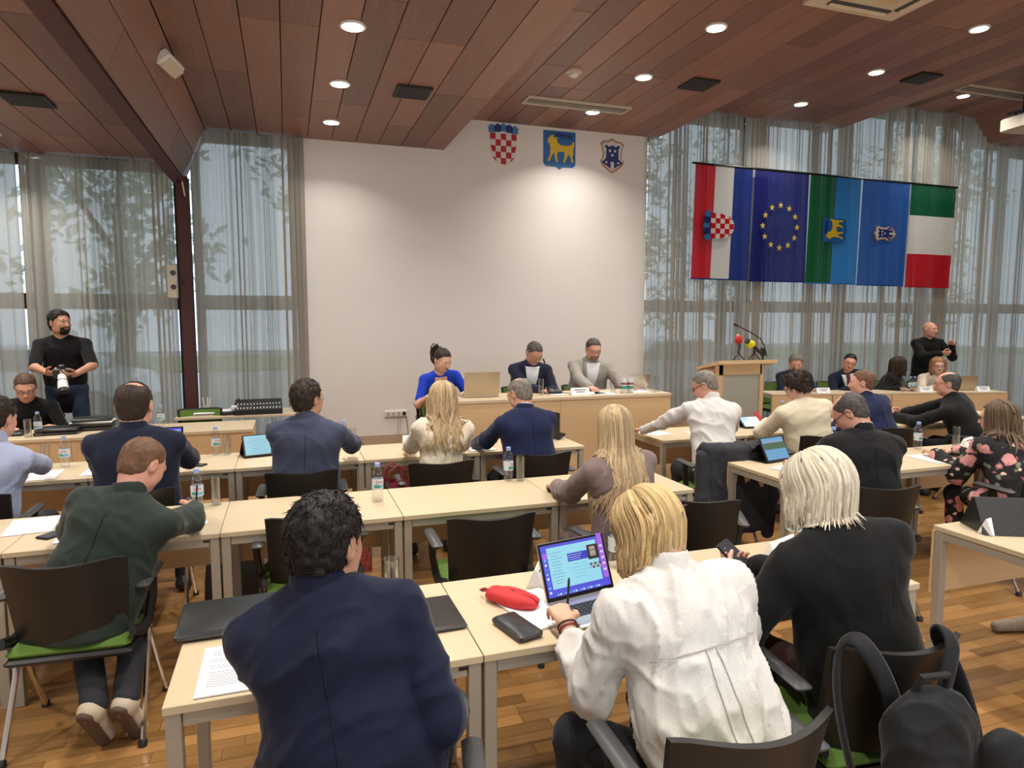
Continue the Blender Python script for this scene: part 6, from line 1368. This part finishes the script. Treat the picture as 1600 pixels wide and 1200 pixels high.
# ---- angled desk at the right
ar = math.degrees(RA) + 180
person('grey-haired man in a dark suit looking down at the angled desk', (7.28, 8.18, 1.147), 152, hyaw=144, hp=20, tm=f_navy2, shirt=f_shw, front=True, hair='short', hm=h_grey, skin='c', hs=1.06, s=1.05, w=1.06, res=.013, fold=.003, seed=20, hands=(rdesk(.86, .32, .77), rdesk(.58, .32, .77)), elbows=((.5, .3, -1), (-.5, .3, -1)), seat=.43)
person('man in a dark suit with a wine-red tie leaning to one side', (8.13, 8.0, 1.151), 152, hyaw=142, hp=8, hr=-14, tm=f_navy2, shirt=f_shw, tie=f_tie, front=True, hair='crop', hm=h_black, skin='c', hs=1.06, s=1.05, w=1.06, res=.013, fold=.003, seed=21, hands=(rdesk(1.55, .34, .77), rdesk(1.38, .36, .77)), elbows=((.5, .3, -1), (-.5, .3, -1)), seat=.43, glasses='dark', side=.10)
person('dark-haired woman in black turned away at the angled desk', (8.92, 7.82, 1.106), ar + 40, hyaw=ar + 78, hp=6, s=.98, top='cardigan', tm=f_bk2, hair='bob', hm=h_dbrown, w=1.0, res=.013, fold=.003, seed=22, hands=(rdesk(2.32, .28, .77), rdesk(2.12, .30, .77)), seat=.43, hlen=.16, hairopts=dict(n=300, vol=1.22, open=50, wave=.006, rad=.011))
person('woman with glasses and auburn hair in a patterned jacket', (9.58, 7.70, 1.086), 152, hyaw=142, hp=4, s=1.04, top='cardigan', tm=f_boucle, hair='bob', hm=h_auburn, w=.98, res=.013, fold=.003, seed=23, hands=(rdesk(3.0, .30, .77), rdesk(2.7, .30, .77)), seat=.43, glasses='brown', hlen=.14, hairopts=dict(n=300, vol=1.20, open=52, wave=.006, rad=.011))
# ---- standing
person('bald man in a black shirt standing with a raised hand before the curtain', (10.03, 8.25, 1.64), 158, hyaw=186, hp=0, top='sweater', tm=f_bk2, hair='none', skin='c', hs=1.05, s=1.03, w=1.08, res=.013, fold=.004, stand=True, seed=24, hands=((10.17, 7.96, 1.40), (9.93, 7.94, 1.26)), elbows=((.5, .2, -.8), (-.7, .2, -.8)), curl=(.5, .8), palm=((0, 0, 1), (.3, .6, .3)), trouser=f_bk2, beard=None)
_, I25 = person('bearded photographer in a black T-shirt and jeans standing with a camera', (-2.215, 8.02, 1.765), 182, hyaw=230, hp=0, top='tee', tm=f_bk2, hair='short', hm=h_black, skin='b', s=1.04, w=1.10, res=.012, fold=.004, stand=True, seed=25, sleeve=.47, hands=((-2.02, 7.66, 1.25), (-2.24, 7.66, 1.27)), elbows=((.9, .35, -.5), (-.9, .35, -.5)), curl=(.6, .6), trouser=f_jean, beard=h_black, palm=((-.6, 0, .6), (.6, 0, .5)), hem=-.12)
person('man with glasses in a black T-shirt seated at the side desk', (-2.42, 7.60, 1.147), 178, hyaw=196, hp=30, top='tee', tm=f_bk2, hair='crop', hm=h_brown, skin='c', hs=1.08, w=1.10, res=.012, fold=.004, sleeve=.47, pel=(-2.45, 7.84), seed=26, hands=((-2.18, 7.38, .775), (-2.50, 7.36, .775)), elbows=((.6, .3, -1), (-.5, .3, -1)), glasses='dark')
# ---------------------------------------------------------------- things held, worn over or hung on other things
t = empty('camera', (-2.10, 7.57, 1.265), rad(8), 'black camera with a long white lens held by the photographer', 'camera')
mb = MB(); mb.box((0, .02, .0), (.15, .07, .11), M_black, bev=.015); mb.box((0, .02, .07), (.06, .06, .04), M_black, bev=.01); mb.build('camera_body', t)
mb = MB(); q = [Vector((0, -.01, -.02)), Vector((.01, -.06, -.06)), Vector((.012, -.08, -.09)), Vector((.02, -.12, -.14))]; mb.tube(q, [.036, .040, .044, .046], M_white, n=18); mb.build('white_lens', t, smooth=True)
mb = MB(); mb.tube([q[1], q[1] * .8 + q[2] * .2], .0415, M_black, n=18); mb.tube([q[3], q[3] + Vector((.004, -.018, -.03))], .048, M_black, n=18); mb.build('lens_rings', t)
PEN2.location = tuple(I2['W'][0] + V(.035, .075, -.03)); PEN2.rotation_euler = (0, rad(8), rad(40)); PEN4.location = tuple(I4['W'][1] + V(.0, .06, -.03)); PEN4.rotation_euler = (0, 0, 0)
t = empty('bracelet', tuple(I2['W'][0]), 0, 'thin dark beaded bracelet on the writing wrist of the woman in white', 'bracelet'); ax_ = nrm(I2['W'][0] - I2['E'][0]); u_ = nrm(np.cross(ax_, V(0, 0, 1))); v_ = np.cross(ax_, u_); mb = MB()
for k in range(2): mb.tube([tuple(-ax_ * (.012 + .014 * k) + (u_ * math.cos(b_) + v_ * math.sin(b_)) * .031) for b_ in [2 * PI * i / 20 for i in range(21)]], .0028, (M_black, M_redleather)[k], n=6, cap=False)
mb.build('band', t, smooth=True)
ph3 = [o for o in C.objects if o.get('label', '').startswith('smartphone held')][0]; ph3.location = tuple((I3['W'][0] + I3['W'][1]) / 2 + V(-.005, .07, .035))
t = empty('smartphone', tuple(I12['W'][0] + V(-.03, .07, .03)), rad(30), 'red-cased phone in the hand of the woman in the cream cardigan', 'phone'); mb = MB(); mb.box((0, 0, 0), (.075, .15, .010), mat('red_case', S(178, 40, 56), .5), bev=.003, rot=Rx(rad(50))); mb.build('case', t)
# jacket over the chair of the man in the white shirt
t = empty('draped_jacket', (3.22, 4.45, 0), rad(-6), 'charcoal suit jacket draped over the white-shirted man\'s chair', 'jacket'); F0 = Field()
for x in (-.20, -.10, 0, .10, .20): F0.cone((x, -.285 + .9 * x * x, .80), (x * 1.15, -.325 + .9 * x * x, .24), .055, .070, .06)
F0.cone((-.23, -.235, .815), (.23, -.235, .815), .050, .050, .03); F0.cone((-.22, -.18, .78), (-.22, -.14, .60), .045, .05, .03); F0.cone((.22, -.18, .78), (.22, -.14, .60), .045, .05, .03)
P, F_, N_ = F0.mesh(.011); P = folds(P, N_, .008, 10, 4); mesh_obj('back_and_lining', P, F_, f_charc, t, V(0, 0, 0))
for sx in (-1, 1):
    F0 = Field(); F0.cone((sx * .26, -.25, .76), (sx * .29, -.31, .45), .055, .05, .03); F0.cone((sx * .29, -.31, .45), (sx * .27, -.30, .16), .05, .045, .03); P, F_, N_ = F0.mesh(.011); P = folds(P, N_, .004, 12, 5 + sx); mesh_obj('sleeve', P, F_, f_charc, t, V(0, 0, 0))
# backpack hung on the chair of the white-haired woman
t = empty('backpack', (1.655, 1.285, .24), rad(-8), 'black backpack hung by its straps on the chair back', 'backpack'); f_nyl = fabric('black_backpack_nylon', S(30, 31, 33), .6)
F0 = Field(); F0.cone((0, -.02, .08), (0, .0, .42), .13, .12, .05, np.eye(3), np.zeros(3), (1.15, .62, 1)); F0.cone((0, -.09, .08), (0, -.07, .26), .09, .085, .03, np.eye(3), np.zeros(3), (1.15, .5, 1)); P, F_, N_ = F0.mesh(.009); P = folds(P, N_, .008, 11, 8); mesh_obj('main_bag', P, F_, f_nyl, t, V(0, 0, 0))
F0 = Field(); F0.cone((.13, -.10, .10), (.14, -.09, .38), .075, .07, .03, np.eye(3), np.zeros(3), (1, .6, 1)); P, F_, N_ = F0.mesh(.009); P = folds(P, N_, .006, 11, 9); mesh_obj('side_pocket', P, F_, f_nyl, t, V(0, 0, 0))
for sx in (-1, 1):
    mb = MB(); mb.strap([(sx * .06, .05, .42), (sx * .10, .06, .53), (sx * .135, .085, .605), (sx * .15, .13, .628), (sx * .17, .165, .58), (sx * .205, .12, .46), (sx * .20, .05, .28), (sx * .12, .03, .10)], .027, f_nyl, n=10, flat=.35); mb.build('shoulder_strap', t, smooth='all')
mb = MB(); mb.tube([(-.05, .02, .50), (-.04, .0, .57), (.04, .0, .57), (.05, .02, .50)], .011, f_nyl, n=8); mb.build('grab_handle', t, smooth=True)
mb = MB(); mb.tube([(-.10, -.085, .30), (0, -.125, .345), (.10, -.085, .30)], .004, M_darkgrey, n=6); mb.box((.05, -.118, .33), (.012, .006, .03), M_alu); mb.build('zip', t)
# the shoe of someone sitting outside the frame at the right
t = empty('shoe', (3.98, 2.55, 0), 0, 'pale patterned shoe poking in at the right picture edge', 'shoe'); F0 = Field(); F0.cone((.06, .0, .045), (-.16, .06, .032), .042, .030, .02); F0.cone((.07, 0, .05), (.09, 0, .16), .042, .042, .03); F0.cut(lambda X, Y, Z: .003 - Z + 0 * X); P, F_, N_ = F0.mesh(.007); mesh_obj('upper', P, F_, mat('pale_shoe', S(140, 124, 104), .6, var=.25, scale=60), t, V(0, 0, 0))
F0 = Field(); F0.cone((.09, 0, .14), (.16, -.02, .46), .055, .075, .03); P, F_, N_ = F0.mesh(.012); mesh_obj('trouser_leg', P, F_, f_tr, t, V(0, 0, 0))
